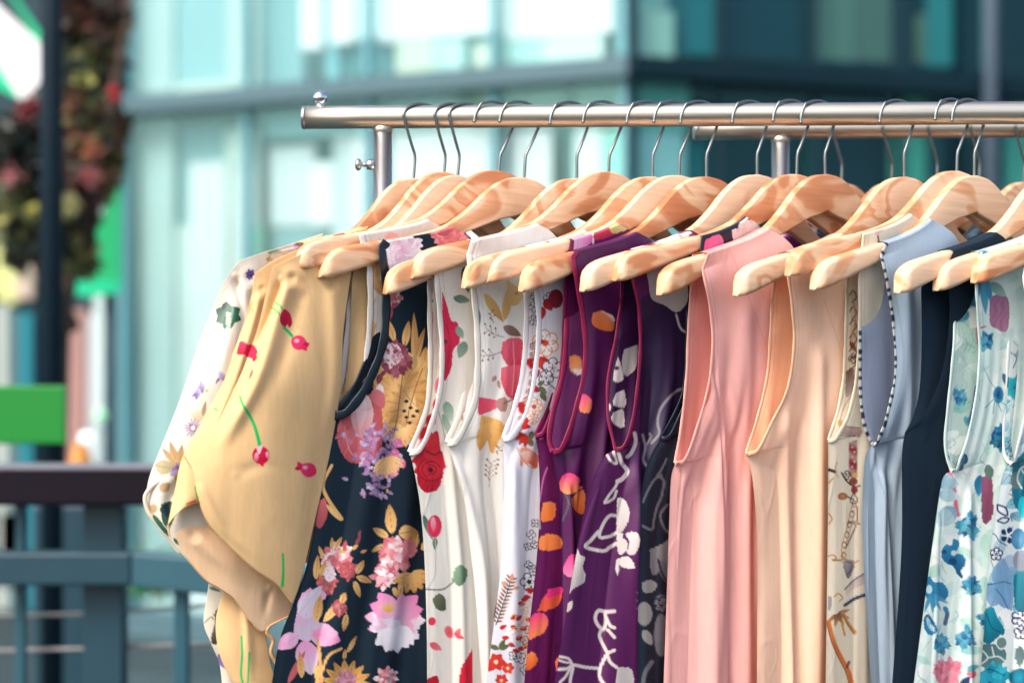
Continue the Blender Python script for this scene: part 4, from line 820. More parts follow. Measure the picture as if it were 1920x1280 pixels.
# ---- 15 cream with chains
def d15(d):
    BR, GD, DK, GY = (120, 84, 72), (206, 150, 84), (60, 48, 52), (170, 160, 160)
    for y in (545, 575, 600, 625, 650, 668): d.line([(1593, y + 8), (1600, y), (1606, y + 12), (1598, y + 22)], 2.4, BR)
    d.line([(1600, 560), (1604, 600), (1594, 640)], 2, GD); d.petal(1596, 690, 34, 14, 100, DK, BR); d.ring_flower(1600, 672, 9, DK, None, None, 4, 2); d.petal(1594, 640, 22, 10, 60, (150, 60, 50), BR)
    d.poly([(1586, 696), (1600, 690), (1600, 730), (1586, 744)], BR, GY, 60); d.line([(1600, 736), (1584, 760), (1574, 790)], 2, GY)
    d.line([(1570, 740), (1572, 756), (1564, 770), (1562, 790), (1560, 800)], 3, DK); d.line([(1570, 742), (1566, 770)], 2, GD)
    d.poly([(1574, 800), (1612, 804), (1612, 816), (1574, 812)], (196, 170, 160), (176, 146, 140)); d.line([(1574, 798), (1612, 802)], 2, BR); d.line([(1574, 816), (1612, 818)], 1.8, BR); d.spot(1575, 792, 5, 6, (206, 170, 100))
    for i in range(26):
        d.line([(1592 + (i % 2), 830 + i * 2.4), (1606, 826 + i * 2.4)], 2.0, ((134, 34, 50), (176, 70, 80))[i % 2], smooth=False)
    for i in range(5): d.spot(1598 + i % 2 * 4, 838 + i * 9, 2, 2, (240, 190, 180))
    d.spot(1602, 890, 7, 6, (236, 206, 150), GD); d.line([(1578, 886), (1588, 902), (1602, 912), (1612, 910)], 3, DK); d.ring_flower(1588, 890, 8, DK, None, None, 4, 1.8); d.spot(1600, 902, 8, 7, (150, 80, 60)); d.spot(1602, 918, 6, 8, (150, 60, 60))
    d.line([(1554, 880), (1566, 884)], 6, DK, smooth=False); d.line([(1570, 866), (1566, 880), (1572, 895)], 2, GD); d.line([(1554, 905), (1562, 896)], 3, GD, smooth=False)
    d.spot(1580, 930, 9, 7, GD, (150, 90, 70)); d.line([(1588, 930), (1600, 936)], 3, BR); d.line([(1600, 925), (1594, 938), (1602, 944), (1608, 936), (1602, 926)], 2, DK)
    pts = [(1602, 944), (1596, 970), (1590, 995), (1583, 1020), (1582, 1040), (1586, 1060)]
    pc = resample(catmull(pts), 13)
    for i, (x, y) in enumerate(pc): d.line([(x - 3, y - 4), (x - 4, y + 3), (x + 1, y + 6), (x + 4, y - 1), (x, y - 6), (x - 3, y - 4)], 1.8, (BR, GD)[i % 2])
    d.line([(1608, 950), (1606, 980), (1596, 1005), (1586, 1026)], 2.6, BR); d.line([(1590, 980), (1604, 978), (1612, 982)], 3, BR); d.spot(1604, 980, 6, 4, GD, GY)
    d.line([(1554, 962), (1560, 972), (1554, 982)], 3, GD); d.line([(1553, 1042), (1562, 1040), (1568, 1046), (1562, 1050), (1578, 1048), (1580, 1040)], 3.2, GD); d.line([(1560, 1048), (1576, 1050)], 2, BR)
    d.poly([(1582, 1046), (1602, 1052), (1598, 1072), (1590, 1084), (1584, 1070)], GY, (120, 110, 120)); d.line([(1586, 1052), (1598, 1056), (1594, 1070), (1588, 1076)], 1.6, DK); d.line([(1600, 1056), (1610, 1050)], 3, GD, smooth=False)
    d.poly([(1584, 1104), (1600, 1086), (1622, 1074), (1622, 1092), (1600, 1104), (1586, 1116)], (196, 184, 186), (220, 200, 190)); d.line([(1584, 1104), (1602, 1086), (1622, 1074)], 2.2, DK); d.line([(1584, 1134), (1602, 1122), (1624, 1114)], 6, (70, 72, 90)); d.line([(1586, 1128), (1604, 1116), (1622, 1110)], 1.4, (210, 210, 220))
    d.line([(1564, 1118), (1572, 1112), (1580, 1120), (1574, 1126)], 2.6, GD); d.poly([(1553, 1116), (1560, 1120), (1558, 1140), (1553, 1142)], GY)
    for a in (20, 60, 100, 140, -20): d.petal(1570, 1150, 26, 8, a, BR, GD)
    d.line([(1580, 1148), (1590, 1168), (1602, 1184)], 6, GD, taper=-.3); d.line([(1580, 1150), (1590, 1170), (1602, 1188)], 1.6, BR); d.line([(1578, 1166), (1584, 1190)], 4, GD)
    d.line([(1554, 1166), (1562, 1200), (1576, 1230), (1590, 1256), (1600, 1290)], 9, (214, 120, 66)); d.line([(1551, 1170), (1560, 1204), (1573, 1234), (1586, 1260), (1594, 1290)], 1.8, BR); d.line([(1558, 1166), (1567, 1200), (1581, 1230), (1595, 1256), (1604, 1290)], 1.6, (246, 200, 140)); d.line([(1588, 1250), (1592, 1240)], 5, BR, smooth=False)
    d.poly([(1656, 408), (1672, 400), (1678, 412), (1660, 424)], BR); d.poly([(1640, 424), (1656, 416), (1656, 432), (1642, 440)], (226, 190, 180)); d.line([(1646, 442), (1648, 454)], 3, BR, smooth=False)
garment(FR[15], 'sleeveless_top', 'cream sleeveless top printed with brown chains, straps and a red tassel', 'top',
        1606, (1553, 826), [(1553, 870), (1552, 1000), (1550, 1150), (1548, 1290)], (232, 222, 200), d15, M_SATIN, rows=500, cols=120,
        L=[(1588, 540), (1586, 630), (1582, 710), (1570, 775), (1553, 826)], Rr=[(1612, 520), (1612, 620), (1606, 710), (1592, 775), (1576, 808), (1553, 826)], trim=(238, 226, 200), trimw=.0034, seed=15, foldA=.006, un=.092, **gp(15))
# ---- 16 blue
def d16(d): d.line([(1640, 842), (1648, 900), (1662, 960), (1668, 1290)], 1.6, (130, 146, 166), .8)
garment(FR[16], 'sleeveless_top', 'light blue satin sleeveless top edged with a black and white corded trim', 'top',
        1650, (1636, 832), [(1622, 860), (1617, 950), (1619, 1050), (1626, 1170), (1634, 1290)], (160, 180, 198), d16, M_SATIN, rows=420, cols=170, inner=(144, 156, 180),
        L=[(1613, 545), (1613, 640), (1614, 740), (1622, 800), (1636, 832)], Rr=[(1653, 480), (1666, 540), (1677, 620), (1680, 700), (1662, 785), (1650, 818), (1636, 832)], trim=(196, 200, 200), trimw=.0034, stripe=(44, 52, 62), seed=16, foldA=.013,
        folds=[([(1640, 850), (1655, 950), (1672, 1290)], 9, .012), ([(1650, 830), (1640, 950), (1645, 1290)], 8, -.010), ([(1668, 900), (1680, 1100), (1690, 1290)], 8, -.008), ([(1695, 500), (1700, 800), (1705, 1290)], 12, .012)], un=.088, **gp(16))
# ---- 17 navy
garment(FR[17], 'sleeveless_top', 'plain navy sleeveless top', 'top',
        1772, (1696, 812), [(1691, 860), (1691, 1000), (1684, 1130), (1672, 1290)], (20, 40, 56), lambda d: None, M_COTTON, rows=300, cols=120,
        L=[(1727, 540), (1728, 640), (1724, 730), (1712, 780), (1696, 812)], Rr=[(1776, 500), (1780, 600), (1765, 700), (1730, 780), (1696, 812)], trim=None, seed=17, foldA=.003, gapR=.007, gapL=.012)
# ---- 18 aqua
def d18(d):
    g = random.Random(21)
    for i in range(120):
        x, y = g.uniform(1715, 1930), g.uniform(480, 1300); d.petal(x, y, g.uniform(30, 70), g.uniform(16, 30), g.uniform(0, 360), g.choice([(190, 220, 214), (226, 236, 232), (170, 208, 206), (236, 238, 234), (204, 220, 226)]), (222, 234, 228))
    BL, DB, TE, MT, PG, PU = (46, 136, 178), (20, 70, 120), (80, 160, 176), (170, 214, 200), (196, 220, 210), (156, 96, 130)
    for x, y, L, W, a in ((1800, 590, 50, 30, 80), (1812, 640, 44, 24, 60), (1790, 660, 36, 22, 100), (1840, 900, 70, 30, 80), (1846, 1000, 60, 34, 70), (1790, 1030, 40, 24, 20), (1846, 1080, 50, 26, 90), (1845, 1130, 40, 22, 60), (1800, 1160, 40, 22, 30), (1740, 1080, 34, 22, -40), (1820, 620, 44, 18, 70)): d.petal(x, y, L, W, a, MT, PG, (150, 196, 186))
    for x, y in ((1830, 482), (1842, 490), (1850, 500), (1826, 500), (1846, 478), (1836, 508)): d.peony(x, y, 12, [BL, (90, 170, 200), DB, (150, 200, 216)], 16, 3)
    d.petal(1842, 500, 90, 18, 86, BL, TE); d.petal(1836, 510, 60, 12, 95, DB, BL); d.petal(1850, 520, 50, 12, 80, BL)
    d.poly([(1856, 558), (1872, 552), (1890, 560), (1892, 600), (1886, 622), (1868, 616), (1856, 605)], PU, (176, 120, 150), 60, tex=.12); d.petal(1856, 530, 40, 20, 40, (90, 140, 130), (160, 190, 170))
    for y in (560, 590): d.spot(1800 + y % 7, y, 16, 14, (50, 84, 110), TE)
    d.spot(1793, 580, 8, 20, BL, DB)
    d.line([(1836, 605), (1832, 625), (1836, 650)], 5, (206, 60, 96), .8); d.line([(1832, 616), (1848, 612)], 3, (206, 60, 96)); d.line([(1836, 632), (1850, 630), (1852, 640), (1844, 642)], 1.8, (200, 90, 120))
    for x, y, a in ((1800, 660, 70), (1806, 700, 100), (1815, 690, 50), (1792, 730, 80)): d.sprig(x, y, a, 34, (150, 190, 182), None, 6, 1.4)
    d.line([(1800, 650), (1815, 645), (1828, 652)], 1.5, (120, 160, 160)); d.line([(1845, 690), (1860, 720), (1878, 735)], 1.6, (120, 160, 160))
    d.petal(1788, 770, 44, 26, -30, (120, 186, 176), (180, 214, 200), TE); d.petal(1808, 780, 26, 12, 60, TE)
    d.line([(1830, 725), (1826, 760), (1818, 790)], 7, (50, 90, 150), .9)
    d.peony(1876, 820, 24, [DB, (30, 100, 140), BL, (40, 120, 130)], 34, 3, 1.2); d.spot(1872, 740, 10, 16, DB, BL); d.petal(1880, 700, 40, 14, 60, (60, 110, 140), DB)
    for a in (30, 60, 100, 140): d.line([(1866, 745), (1866 + 24 * math.cos(R(a)), 745 + 30 * math.sin(R(a)))], 1.8, TE, smooth=False)
    d.line([(1774, 875), (1768, 868), (1762, 860)], 4, (216, 90, 120)); d.line([(1776, 880), (1785, 896), (1790, 920), (1793, 950), (1796, 965)], 7, (220, 96, 120)); d.line([(1763, 874), (1782, 878)], 6, (216, 90, 120)); d.spot(1774, 860, 7, 10, DB, BL)
    for x, y in ((1770, 855), (1808, 860), (1800, 872)): d.spot(x, y, 7, 10, (40, 96, 140), DB)
    d.petal(1756, 900, 44, 30, 10, (120, 170, 190), (190, 214, 220)); d.petal(1760, 925, 40, 26, 10, (140, 186, 196), (200, 216, 220)); d.petal(1790, 950, 48, 34, 130, (130, 166, 190), (190, 206, 216)); d.petal(1760, 960, 36, 26, 30, (150, 190, 196), (190, 214, 214))
    d.petal(1838, 890, 40, 20, 95, (40, 120, 160), BL); d.poly([(1840, 896), (1856, 888), (1862, 920), (1860, 970), (1842, 975)], (150, 80, 110), (120, 60, 90)); d.petal(1852, 870, 30, 18, 80, (90, 120, 110))
    d.poly([(1766, 1030), (1774, 1020), (1784, 1022), (1788, 1010), (1798, 1014), (1796, 1028), (1790, 1036), (1806, 1040), (1810, 1056), (1802, 1070), (1806, 1084), (1796, 1078), (1788, 1062), (1776, 1056), (1766, 1046)], BL, DB, 60); d.spot(1770, 1034, 5, 4, DB); d.spot(1786, 1052, 8, 7, DB); d.spot(1788, 1036, 5, 5, (200, 220, 226))
    d.poly([(1732, 1084), (1744, 1080), (1752, 1090), (1768, 1092), (1778, 1108), (1774, 1122), (1760, 1126), (1750, 1140), (1742, 1126), (1734, 1112)], BL, (30, 110, 150), 70)
    for a in (60, 85, 110, 30): d.petal(1746, 1112, 38, 8, a, BL, (90, 160, 190))
    d.spot(1742, 1104, 6, 8, (190, 220, 226)); d.line([(1772, 1140), (1776, 1150), (1772, 1168)], 8, DB, .9); d.spot(1774, 1142, 4, 5, BL)
    d.poly([(1732, 1158), (1740, 1150), (1752, 1166), (1758, 1182), (1744, 1190), (1734, 1180)], DB, BL, 60); d.petal(1738, 1156, 32, 9, 72, (160, 206, 220), BL); d.petal(1744, 1170, 16, 8, 60, (210, 226, 230))
    d.peony(1775, 1262, 30, [(222, 120, 140), (206, 96, 124), (230, 150, 166)], 40, 4, 1.1, .4); d.peony(1822, 1262, 12, [(206, 100, 120), (220, 150, 160)], 14, 4); d.petal(1800, 1290, 30, 16, -50, (30, 60, 100)); d.petal(1812, 1256, 26, 12, -20, (90, 160, 170)); d.petal(1800, 1220, 50, 16, -4, (120, 190, 190), (190, 220, 214)); d.petal(1720, 1230, 30, 14, 30, (180, 216, 210))
    g = random.Random(9)
    for x, y, r in ((1815, 985, 17), (1822, 1100, 15), (1764, 1205, 14), (1812, 1195, 15), (1800, 745, 12), (1850, 640, 13), (1852, 1160, 14), (1818, 560, 13)): d.peony(x, y, r * 1.25, [DB, BL, TE, (110, 176, 200), BL], 20, int(x), 1.1, .55)
    for i in range(70): x, y = g.uniform(1720, 1845), g.uniform(560, 1290); d.line([(x, y), (x + g.uniform(-9, 9), y + 10), (x + g.uniform(-16, 16), y + 22)], 1.4, g.choice([(120, 170, 170), TE, (150, 190, 180)]), .8)
garment(FR[18], 'sleeveless_top', 'pale aqua sleeveless top with soft blue and purple flowers and green leaves', 'top',
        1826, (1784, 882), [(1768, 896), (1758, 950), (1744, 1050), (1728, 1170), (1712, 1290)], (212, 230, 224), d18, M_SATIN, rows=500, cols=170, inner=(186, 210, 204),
        L=[(1791, 545), (1789, 640), (1781, 730), (1773, 810), (1774, 850), (1784, 882)], Rr=[(1829, 500), (1833, 580), (1837, 660), (1831, 740), (1815, 820), (1800, 862), (1784, 882)], trim=(212, 232, 226), trimw=.0028, seed=18, foldA=.011, gapR=.016, gapL=.004,
        folds=[([(1815, 900), (1812, 1050), (1815, 1290)], 8, .010), ([(1760, 950), (1755, 1050), (1750, 1290)], 7, .005)])
# ---- 19 teal
def d19(d):
    TL, TD, NB, GY, LB = (22, 150, 170), (14, 104, 128), (16, 46, 96), (120, 144, 148), (110, 166, 200)
    g = random.Random(4)
    for i in range(46): x, y = g.uniform(1838, 1930), g.uniform(560, 1300); d.petal(x, y, g.uniform(24, 48), g.uniform(14, 28), g.uniform(0, 360), g.choice([(90, 160, 190), (60, 170, 186), (180, 204, 212), (140, 160, 172), (30, 140, 160)]), g.choice([(150, 196, 206), (206, 224, 226)]), (60, 110, 140))
    d.poly([(1896, 596), (1910, 592), (1925, 606), (1925, 622), (1908, 628), (1896, 612)], TL, TD); d.spot(1912, 560, 16, 22, (150, 158, 160)); 
    for a in range(0, 360, 72): d.petal(1902, 726, 26, 22, a + 10, TL, (40, 170, 180), TD)
    d.spot(1902, 726, 3, 3, TD); d.petal(1924, 690, 26, 18, 120, TL, TD); d.spot(1918, 705, 12, 12, TL, TD)
    for x, y in ((1898, 760), (1912, 768), (1906, 782), (1922, 776)): d.petal(x, y, 22, 12, 20, (110, 150, 152), (150, 180, 180)); d.ring_flower(x, y, 8, (210, 226, 222), None, None, 4, 2)
    d.line([(1900, 640), (1912, 650), (1920, 645)], 2, GY); d.line([(1894, 660), (1906, 670), (1900, 690)], 2, (60, 80, 110))
    for x, y, r in ((1888, 850, 12), (1892, 835, 10)): d.ring_flower(x, y, r, (30, 120, 150), None, None, 5, 2.4)
    d.poly([(1898, 870), (1925, 850), (1925, 950), (1908, 955), (1898, 930)], (30, 120, 140), TD); d.spot(1905, 900, 10, 16, (90, 120, 120)); d.line([(1925, 872), (1912, 880), (1908, 900), (1916, 915)], 3, (210, 226, 220)); d.line([(1916, 880), (1925, 895)], 2.4, (210, 226, 220))
    for y in (870, 890, 905, 925): d.line([(1892, y), (1900, y + 6), (1894, y + 14)], 2, (110, 130, 130))
    d.petal(1869, 948, 28, 13, 48, (230, 234, 236)); d.line([(1870, 946), (1872, 958), (1888, 966), (1886, 952), (1872, 946)], 3.4, NB); d.line([(1870, 976), (1880, 970), (1892, 972), (1884, 980), (1870, 976)], 3.2, NB); d.line([(1895, 968), (1898, 976)], 2, NB, smooth=False)
    for a in range(0, 360, 72): d.spot(1890 + 9 * math.cos(R(a)), 1003 + 10 * math.sin(R(a)), 6, 5, NB, None, a); d.petal(1890, 1003, 14, 4, a + 36, (236, 238, 238))
    d.spot(1890, 1003, 3, 3, (236, 238, 238)); d.line([(1856, 998), (1866, 1002), (1874, 1014), (1888, 1022)], 1.8, NB)
    d.ring_flower(1868, 1038, 12, NB, (230, 234, 236), None, 5, 2.6, 1); d.petal(1862, 1060, 30, 14, 60, (210, 220, 220), GY); d.line([(1858, 1050), (1864, 1064), (1876, 1070)], 1.6, GY)
    for a, L in ((-80, 56), (-40, 46), (10, 44), (60, 50), (110, 40), (150, 34)): d.petal(1872, 1100, L, 34, a, LB, (140, 170, 200), (40, 84, 140))
    d.poly([(1856, 1076), (1890, 1040), (1902, 1050), (1900, 1110), (1890, 1140), (1870, 1130), (1852, 1106)], (126, 168, 200), (104, 150, 190), 60, a=.6); d.line([(1852, 1096), (1880, 1090), (1896, 1094)], 1.6, (30, 70, 120)); d.line([(1868, 1104), (1880, 1120), (1890, 1140)], 1.6, (30, 70, 120))
    d.poly([(1846, 1140), (1862, 1138), (1870, 1156), (1880, 1172), (1884, 1186), (1868, 1196), (1858, 1204), (1842, 1198)], TL, TD, 60); d.line([(1850, 1150), (1860, 1176), (1876, 1184)], 1.8, (10, 70, 100)); d.poly([(1870, 1150), (1888, 1140), (1896, 1170), (1888, 1180), (1878, 1160)], (236, 238, 238))
    d.poly([(1838, 1214), (1850, 1206), (1880, 1212), (1886, 1236), (1860, 1252), (1836, 1244)], (74, 112, 116), (90, 130, 130)); d.line([(1840, 1216), (1852, 1232), (1840, 1244)], 2.6, (216, 226, 220)); d.line([(1852, 1232), (1872, 1230), (1886, 1240)], 2.6, (216, 226, 220)); d.line([(1860, 1212), (1864, 1230)], 2.6, (216, 226, 220)); d.line([(1876, 1190), (1868, 1204), (1876, 1216), (1888, 1210)], 2.6, (216, 226, 220)); d.spot(1878, 1204, 9, 10, (100, 130, 130))
    d.peony(1862, 1268, 30, [(40, 170, 196), TL, (60, 190, 210), TD], 40, 5, .8, .5); d.line([(1836, 1262), (1856, 1254), (1880, 1264)], 1.6, NB)
    d.poly([(1900, 1080), (1925, 1060), (1925, 1140), (1904, 1140)], (20, 130, 146), TD); d.spot(1915, 1050, 16, 20, (140, 146, 160)); d.spot(1910, 1010, 14, 20, LB, (60, 130, 170)); d.spot(1918, 950, 9, 20, (30, 190, 200)); d.ring_flower(1910, 1158, 14, NB, (236, 238, 238), NB, 5, 3); d.ring_flower(1914, 1185, 13, NB, (240, 236, 236), NB, 5, 3, 1)
    d.petal(1912, 1210, 40, 20, 90, (80, 110, 114), (100, 130, 130)); d.spot(1912, 1270, 20, 18, (30, 150, 180), TD)
    g = random.Random(3)
    for i in range(46): x, y = g.uniform(1940, 2120), g.uniform(500, 1290); d.bloom(x, y, g.uniform(14, 34), 6, [g.choice([TL, LB, TD]), (60, 170, 190)], TD, i)
    for i in range(10): x, y = 1880 + i * 6, 470 - i * 3; d.ring_flower(x, y, 7, (40, 60, 80), None, None, 4, 1.6, i)
garment(FR[19], 'sleeveless_top', 'white sleeveless top with large teal blooms and navy outlined flowers, at the right edge', 'top',
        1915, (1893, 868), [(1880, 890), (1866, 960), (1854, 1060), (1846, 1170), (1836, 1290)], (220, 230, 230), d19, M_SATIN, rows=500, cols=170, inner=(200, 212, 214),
        L=[(1894, 540), (1892, 640), (1886, 740), (1882, 820), (1884, 852), (1893, 868)], Rr=[(1920, 520), (1930, 600), (1930, 700), (1922, 780), (1908, 840), (1893, 868)], trim=(232, 234, 232), trimw=.0030, seed=19, foldA=.011,
        folds=[([(1900, 880), (1904, 1000), (1904, 1290)], 8, -.010)], **gp(19))
# ---------------------------------------------------------------- sleeved blouses 1-3
def ydep(f, off, px0, k=.35):
    """depth on the hanger's plane, then flatter beyond its tip"""
    def g(X, Y):
        q = 22 * np.log1p(np.exp(np.clip((X - px0) / 22, -30, 30))); P = hit(px0 + q, np.full(np.shape(X), 600.), f.O, f.n); return P[..., 1] - k * (q - (X - px0)) / S + off
    return g
def dcream(d):
    PU, BR, GR = (120, 96, 160), (196, 166, 130), (18, 104, 74)
    for x, y, r in ((560, 462, 12), (578, 456, 11), (548, 470, 9)): d.peony(x, y, r, [(196, 180, 214), (170, 150, 200), (226, 214, 230)], 16, 3, .6)
    d.petal(500, 474, 30, 6, -8, (120, 150, 120)); d.line([(500, 478), (525, 474), (545, 478)], 1.6, (206, 180, 140)); d.peony(505, 486, 9, [(190, 160, 110), (206, 190, 150)], 12, 2, .6)
    d.bloom(470, 516, 12, 7, [(100, 90, 160), (70, 60, 130), (120, 100, 180)], (60, 50, 110), 2); d.petal(452, 516, 20, 10, 160, (226, 200, 180))
    d.line([(440, 515), (425, 540), (408, 552)], 2.4, (226, 200, 184)); d.line([(450, 500), (440, 520), (446, 530)], 2, (220, 196, 170)); d.ring_flower(404, 568, 11, (222, 196, 170), None, None, 5, 2)
    [d.petal(428 - 4 * math.cos(R(a)), 591 - 4 * math.sin(R(a)), 30, 25, a, GR, (10, 84, 60), (8, 60, 50)) for a in (-100, -30, 20, 75, 150, 205)]; d.spot(428, 591, 9, 9, (10, 70, 54)); d.petal(406, 588, 26, 16, 0, (16, 80, 70), GR); d.petal(424, 604, 14, 10, 100, GR); d.spot(420, 575, 4, 6, (20, 60, 60))
    for i in range(6): d.petal(424, 586 + i * 4, 13, 4, 12 + i * 4, (240, 230, 206), (220, 200, 160))
    d.line([(378, 620), (390, 600), (398, 590)], 2.4, (216, 194, 164)); d.line([(376, 622), (396, 618), (412, 610)], 2, (200, 176, 130)); d.line([(382, 624), (384, 640), (376, 650), (366, 652)], 2.2, (206, 180, 140)); d.line([(384, 624), (398, 636), (404, 658)], 2, (206, 180, 140))
    for x, y, a in ((376, 726, 80), (372, 738, 100), (412, 708, 60)): d.petal(x, y - 12, 24, 13, a, (206, 196, 222), PU, (90, 70, 130)); d.petal(x, y, 14, 6, a + 60, PU)
    d.line([(410, 715), (400, 730), (402, 750)], 1.2, (220, 206, 200)); d.spot(388, 732, 3, 3, (200, 180, 110))
    for a in (-130, -100, -75, -50): d.petal(372, 790, 28, 9, a, (206, 178, 140), (232, 214, 190))
    d.petal(380, 780, 30, 8, -78, (160, 140, 100)); d.bloom(362, 802, 20, 14, [(140, 112, 150), (206, 186, 206), (110, 84, 124)], (240, 226, 214), 3, wid=.5)
    for x, y, L, W, a in ((336, 880, 56, 16, -108), (334, 878, 46, 15, -80), (346, 868, 46, 14, -68), (330, 870, 40, 12, -130)): d.petal(x, y, L, W, a, (196, 160, 100), (168, 130, 84), (120, 100, 60))
    d.poly([(290, 870), (304, 862), (322, 866), (332, 876), (318, 886), (300, 888)], (190, 170, 130), (150, 140, 100), 0); d.line([(292, 872), (312, 876), (330, 878)], 1.4, (120, 120, 80))
    d.peony(338, 880, 20, [(110, 84, 130), (150, 120, 160), (84, 60, 100)], 24, 3, .7); d.petal(318, 890, 26, 12, -20, (170, 140, 190), (120, 90, 150))
    for x, y, L, W, a in ((300, 920, 24, 18, -40), (330, 905, 34, 20, -60), (292, 945, 22, 16, 120), (345, 900, 30, 14, 100)): d.petal(x, y, L, W, a, (190, 160, 120), (160, 130, 90))
    d.poly([(302, 945), (318, 940), (330, 952), (326, 972), (316, 990), (304, 975)], (22, 60, 52), (40, 90, 70)); d.spot(308, 955, 8, 8, (20, 50, 60)); d.spot(318, 965, 8, 7, (16, 44, 50)); d.poly([(286, 962), (296, 970), (318, 1000), (312, 1002), (290, 980)], (24, 84, 58))
    d.petal(325, 1008, 18, 7, 50, (30, 90, 64)); d.petal(360, 1040, 14, 6, 40, (30, 90, 64)); d.petal(390, 1066, 18, 9, 30, PU, (180, 160, 200))
    for i in range(7): x, y = 355 + i * 8, 1052 + i * 6; d.line([(x, y), (x + 8, y - 4), (x + 12, y + 3)], 1.5, (150, 150, 120))
    d.petal(392, 1100, 24, 7, 20, (90, 110, 90)); d.line([(384, 1166), (396, 1156), (400, 1160)], 2.2, (120, 110, 80)); d.petal(400, 1150, 16, 5, 40, (110, 100, 70))
    d.poly([(404, 1145), (418, 1130), (424, 1140), (420, 1180), (404, 1206), (396, 1196), (402, 1170)], (110, 100, 76), (70, 70, 60)); d.petal(410, 1225, 34, 18, 60, PU, (150, 130, 190)); d.spot(404, 1202, 8, 5, (60, 60, 50))
CR = (222, 216, 200)
f1, f2, f3 = FR[1], FR[2], FR[3]
y1 = ydep(f1, -.012, 446, .12); y2 = ydep(f2, -.013, 500, .25); y3 = ydep(f3, -.021, 528, .25)
r1 = garment(f1, 'floral_blouse', 'cream short sleeved blouse with a dark green flower and brown leaves', 'blouse',
        500, (400, 1000), [(391, 1060), (389, 1120), (383, 1166), (396, 1205), (412, 1245), (418, 1290)], CR, dcream, M_SATIN, rows=260, cols=90,
        L=[(470, 560), (452, 660), (425, 830), (400, 1000)], Rr=[(480, 560), (460, 660), (430, 830), (400, 1000)], seed=1, foldA=.004, gapR=.006, gapL=.012, un=.12, zb=1.12)
curve_patch(f1, 'hem_panel', r1, [(398, 1040), (440, 1060)], [(440, 1060), (450, 1150), (470, 1400)], [(428, 1400), (470, 1400)], [(398, 1040), (389, 1110), (382, 1166), (396, 1205), (412, 1245), (418, 1300), (428, 1400)], lambda X, Y: y1(X, Y) + .016, 40, 160, CR, dcream, M_SATIN, .008, [], .0008)
curve_patch(f1, 'sleeve', r1, [(448, 489), (490, 474), (540, 459), (606, 437)], [(606, 437), (560, 560), (510, 700), (470, 860), (450, 1000), (440, 1060)],
    [(273, 935), (290, 975), (320, 1012), (350, 1048), (392, 1088), (440, 1060)], [(448, 489), (420, 528), (398, 580), (372, 648), (338, 748), (302, 838), (281, 892), (273, 935)],
    y1, 130, 300, CR, dcream, M_SATIN, .030, [([(440, 515), (450, 560), (462, 640)], 8, -.007), ([(470, 520), (440, 600), (400, 760)], 16, .006), ([(360, 886), (330, 915), (318, 950), (330, 1000)], 10, -.012)], .0008)
px_tube(r1, [(362, 882), (345, 888), (315, 896), (292, 906), (276, 922), (272, 938), (280, 962), (300, 988), (320, 1014), (338, 1036)], lambda a, b: y1(a, b) - .022, .0024, (232, 222, 200), 'sleeve_hem')
px_tube(r1, [(350, 908), (330, 918), (306, 924), (296, 940), (298, 962), (312, 985), (328, 1005)], lambda a, b: y1(a, b) - .020, .0018, (220, 212, 194), 'sleeve_hem')
TAN, TANI = (237, 200, 146), (230, 196, 158)
def tulip(d, x, y, r, ang, c=(236, 40, 92), hl=True):
    d.petal(x - r * math.cos(R(ang)), y - r * math.sin(R(ang)), r * 2.1, r * 1.65, ang, c, (240, 70, 120))
    ex, ey = x + r * .6 * math.cos(R(ang)), y + r * .6 * math.sin(R(ang))
    for q in (-38, 30): d.petal(ex - 3, ey, r * .8, r * .55, ang + q, (214, 20, 76) if q < 0 else c)
    if hl: d.spot(x - r * .3, y - r * .25, r * .34, r * .24, (252, 214, 226), (244, 110, 150))
def dtan(d):
    GN = (24, 200, 100)
    d.poly([(626, 440), (646, 436), (650, 448), (632, 458)], (222, 36, 76), smooth=False)
    d.line([(515, 567), (526, 572), (531, 580)], 3, GN); d.line([(508, 577), (520, 582), (526, 590)], 3, GN)
    d.poly([(526, 594), (530, 584), (536, 580), (544, 590), (547, 606), (542, 614), (538, 608), (534, 614), (527, 606)], (220, 30, 74), (196, 16, 60)); d.line([(532, 614), (540, 622), (547, 630)], 4.5, GN, taper=-.4)
    tulip(d, 561, 643, 17, 25); d.poly([(446, 655), (452, 640), (466, 645), (470, 655), (462, 664), (446, 664)], (236, 60, 96), (206, 20, 60), 90); d.poly([(460, 660), (470, 645), (482, 656), (484, 670), (476, 678), (472, 672), (462, 668)], (232, 40, 76)); d.line([(483, 664), (486, 676)], 3, (90, 190, 90))
    d.petal(476, 692, 22, 5, 112, (232, 80, 90)); d.line([(402, 766), (411, 769)], 3.2, GN, smooth=False); d.spot(474, 582, 2, 4, GN)
    d.line([(451, 743), (460, 762), (474, 790), (482, 814), (487, 834)], 4.2, GN, taper=-.7)
    d.spot(489, 853, 16, 17, (232, 30, 76), (214, 10, 60)); d.petal(488, 862, 14, 9, 70, (232, 20, 70)); d.petal(481, 848, 20, 9, 95, (250, 190, 205), (240, 60, 110)); d.petal(500, 846, 15, 7, 80, (246, 200, 214), (240, 90, 130)); d.poly([(480, 838), (492, 834), (488, 848), (484, 850)], (250, 200, 214))
    tulip(d, 577, 880, 17, 205); d.line([(366, 912), (368, 924), (371, 934)], 3, GN); d.line([(530, 1038), (531, 1070), (529, 1098)], 4.2, GN, taper=-.3)
    d.line([(453, 1192), (454, 1230), (452, 1262), (458, 1290)], 4, GN); d.line([(468, 1222), (466, 1260), (464, 1290)], 3.4, GN)
    d.line([(350, 944), (366, 938)], 3, (226, 90, 70), smooth=False)
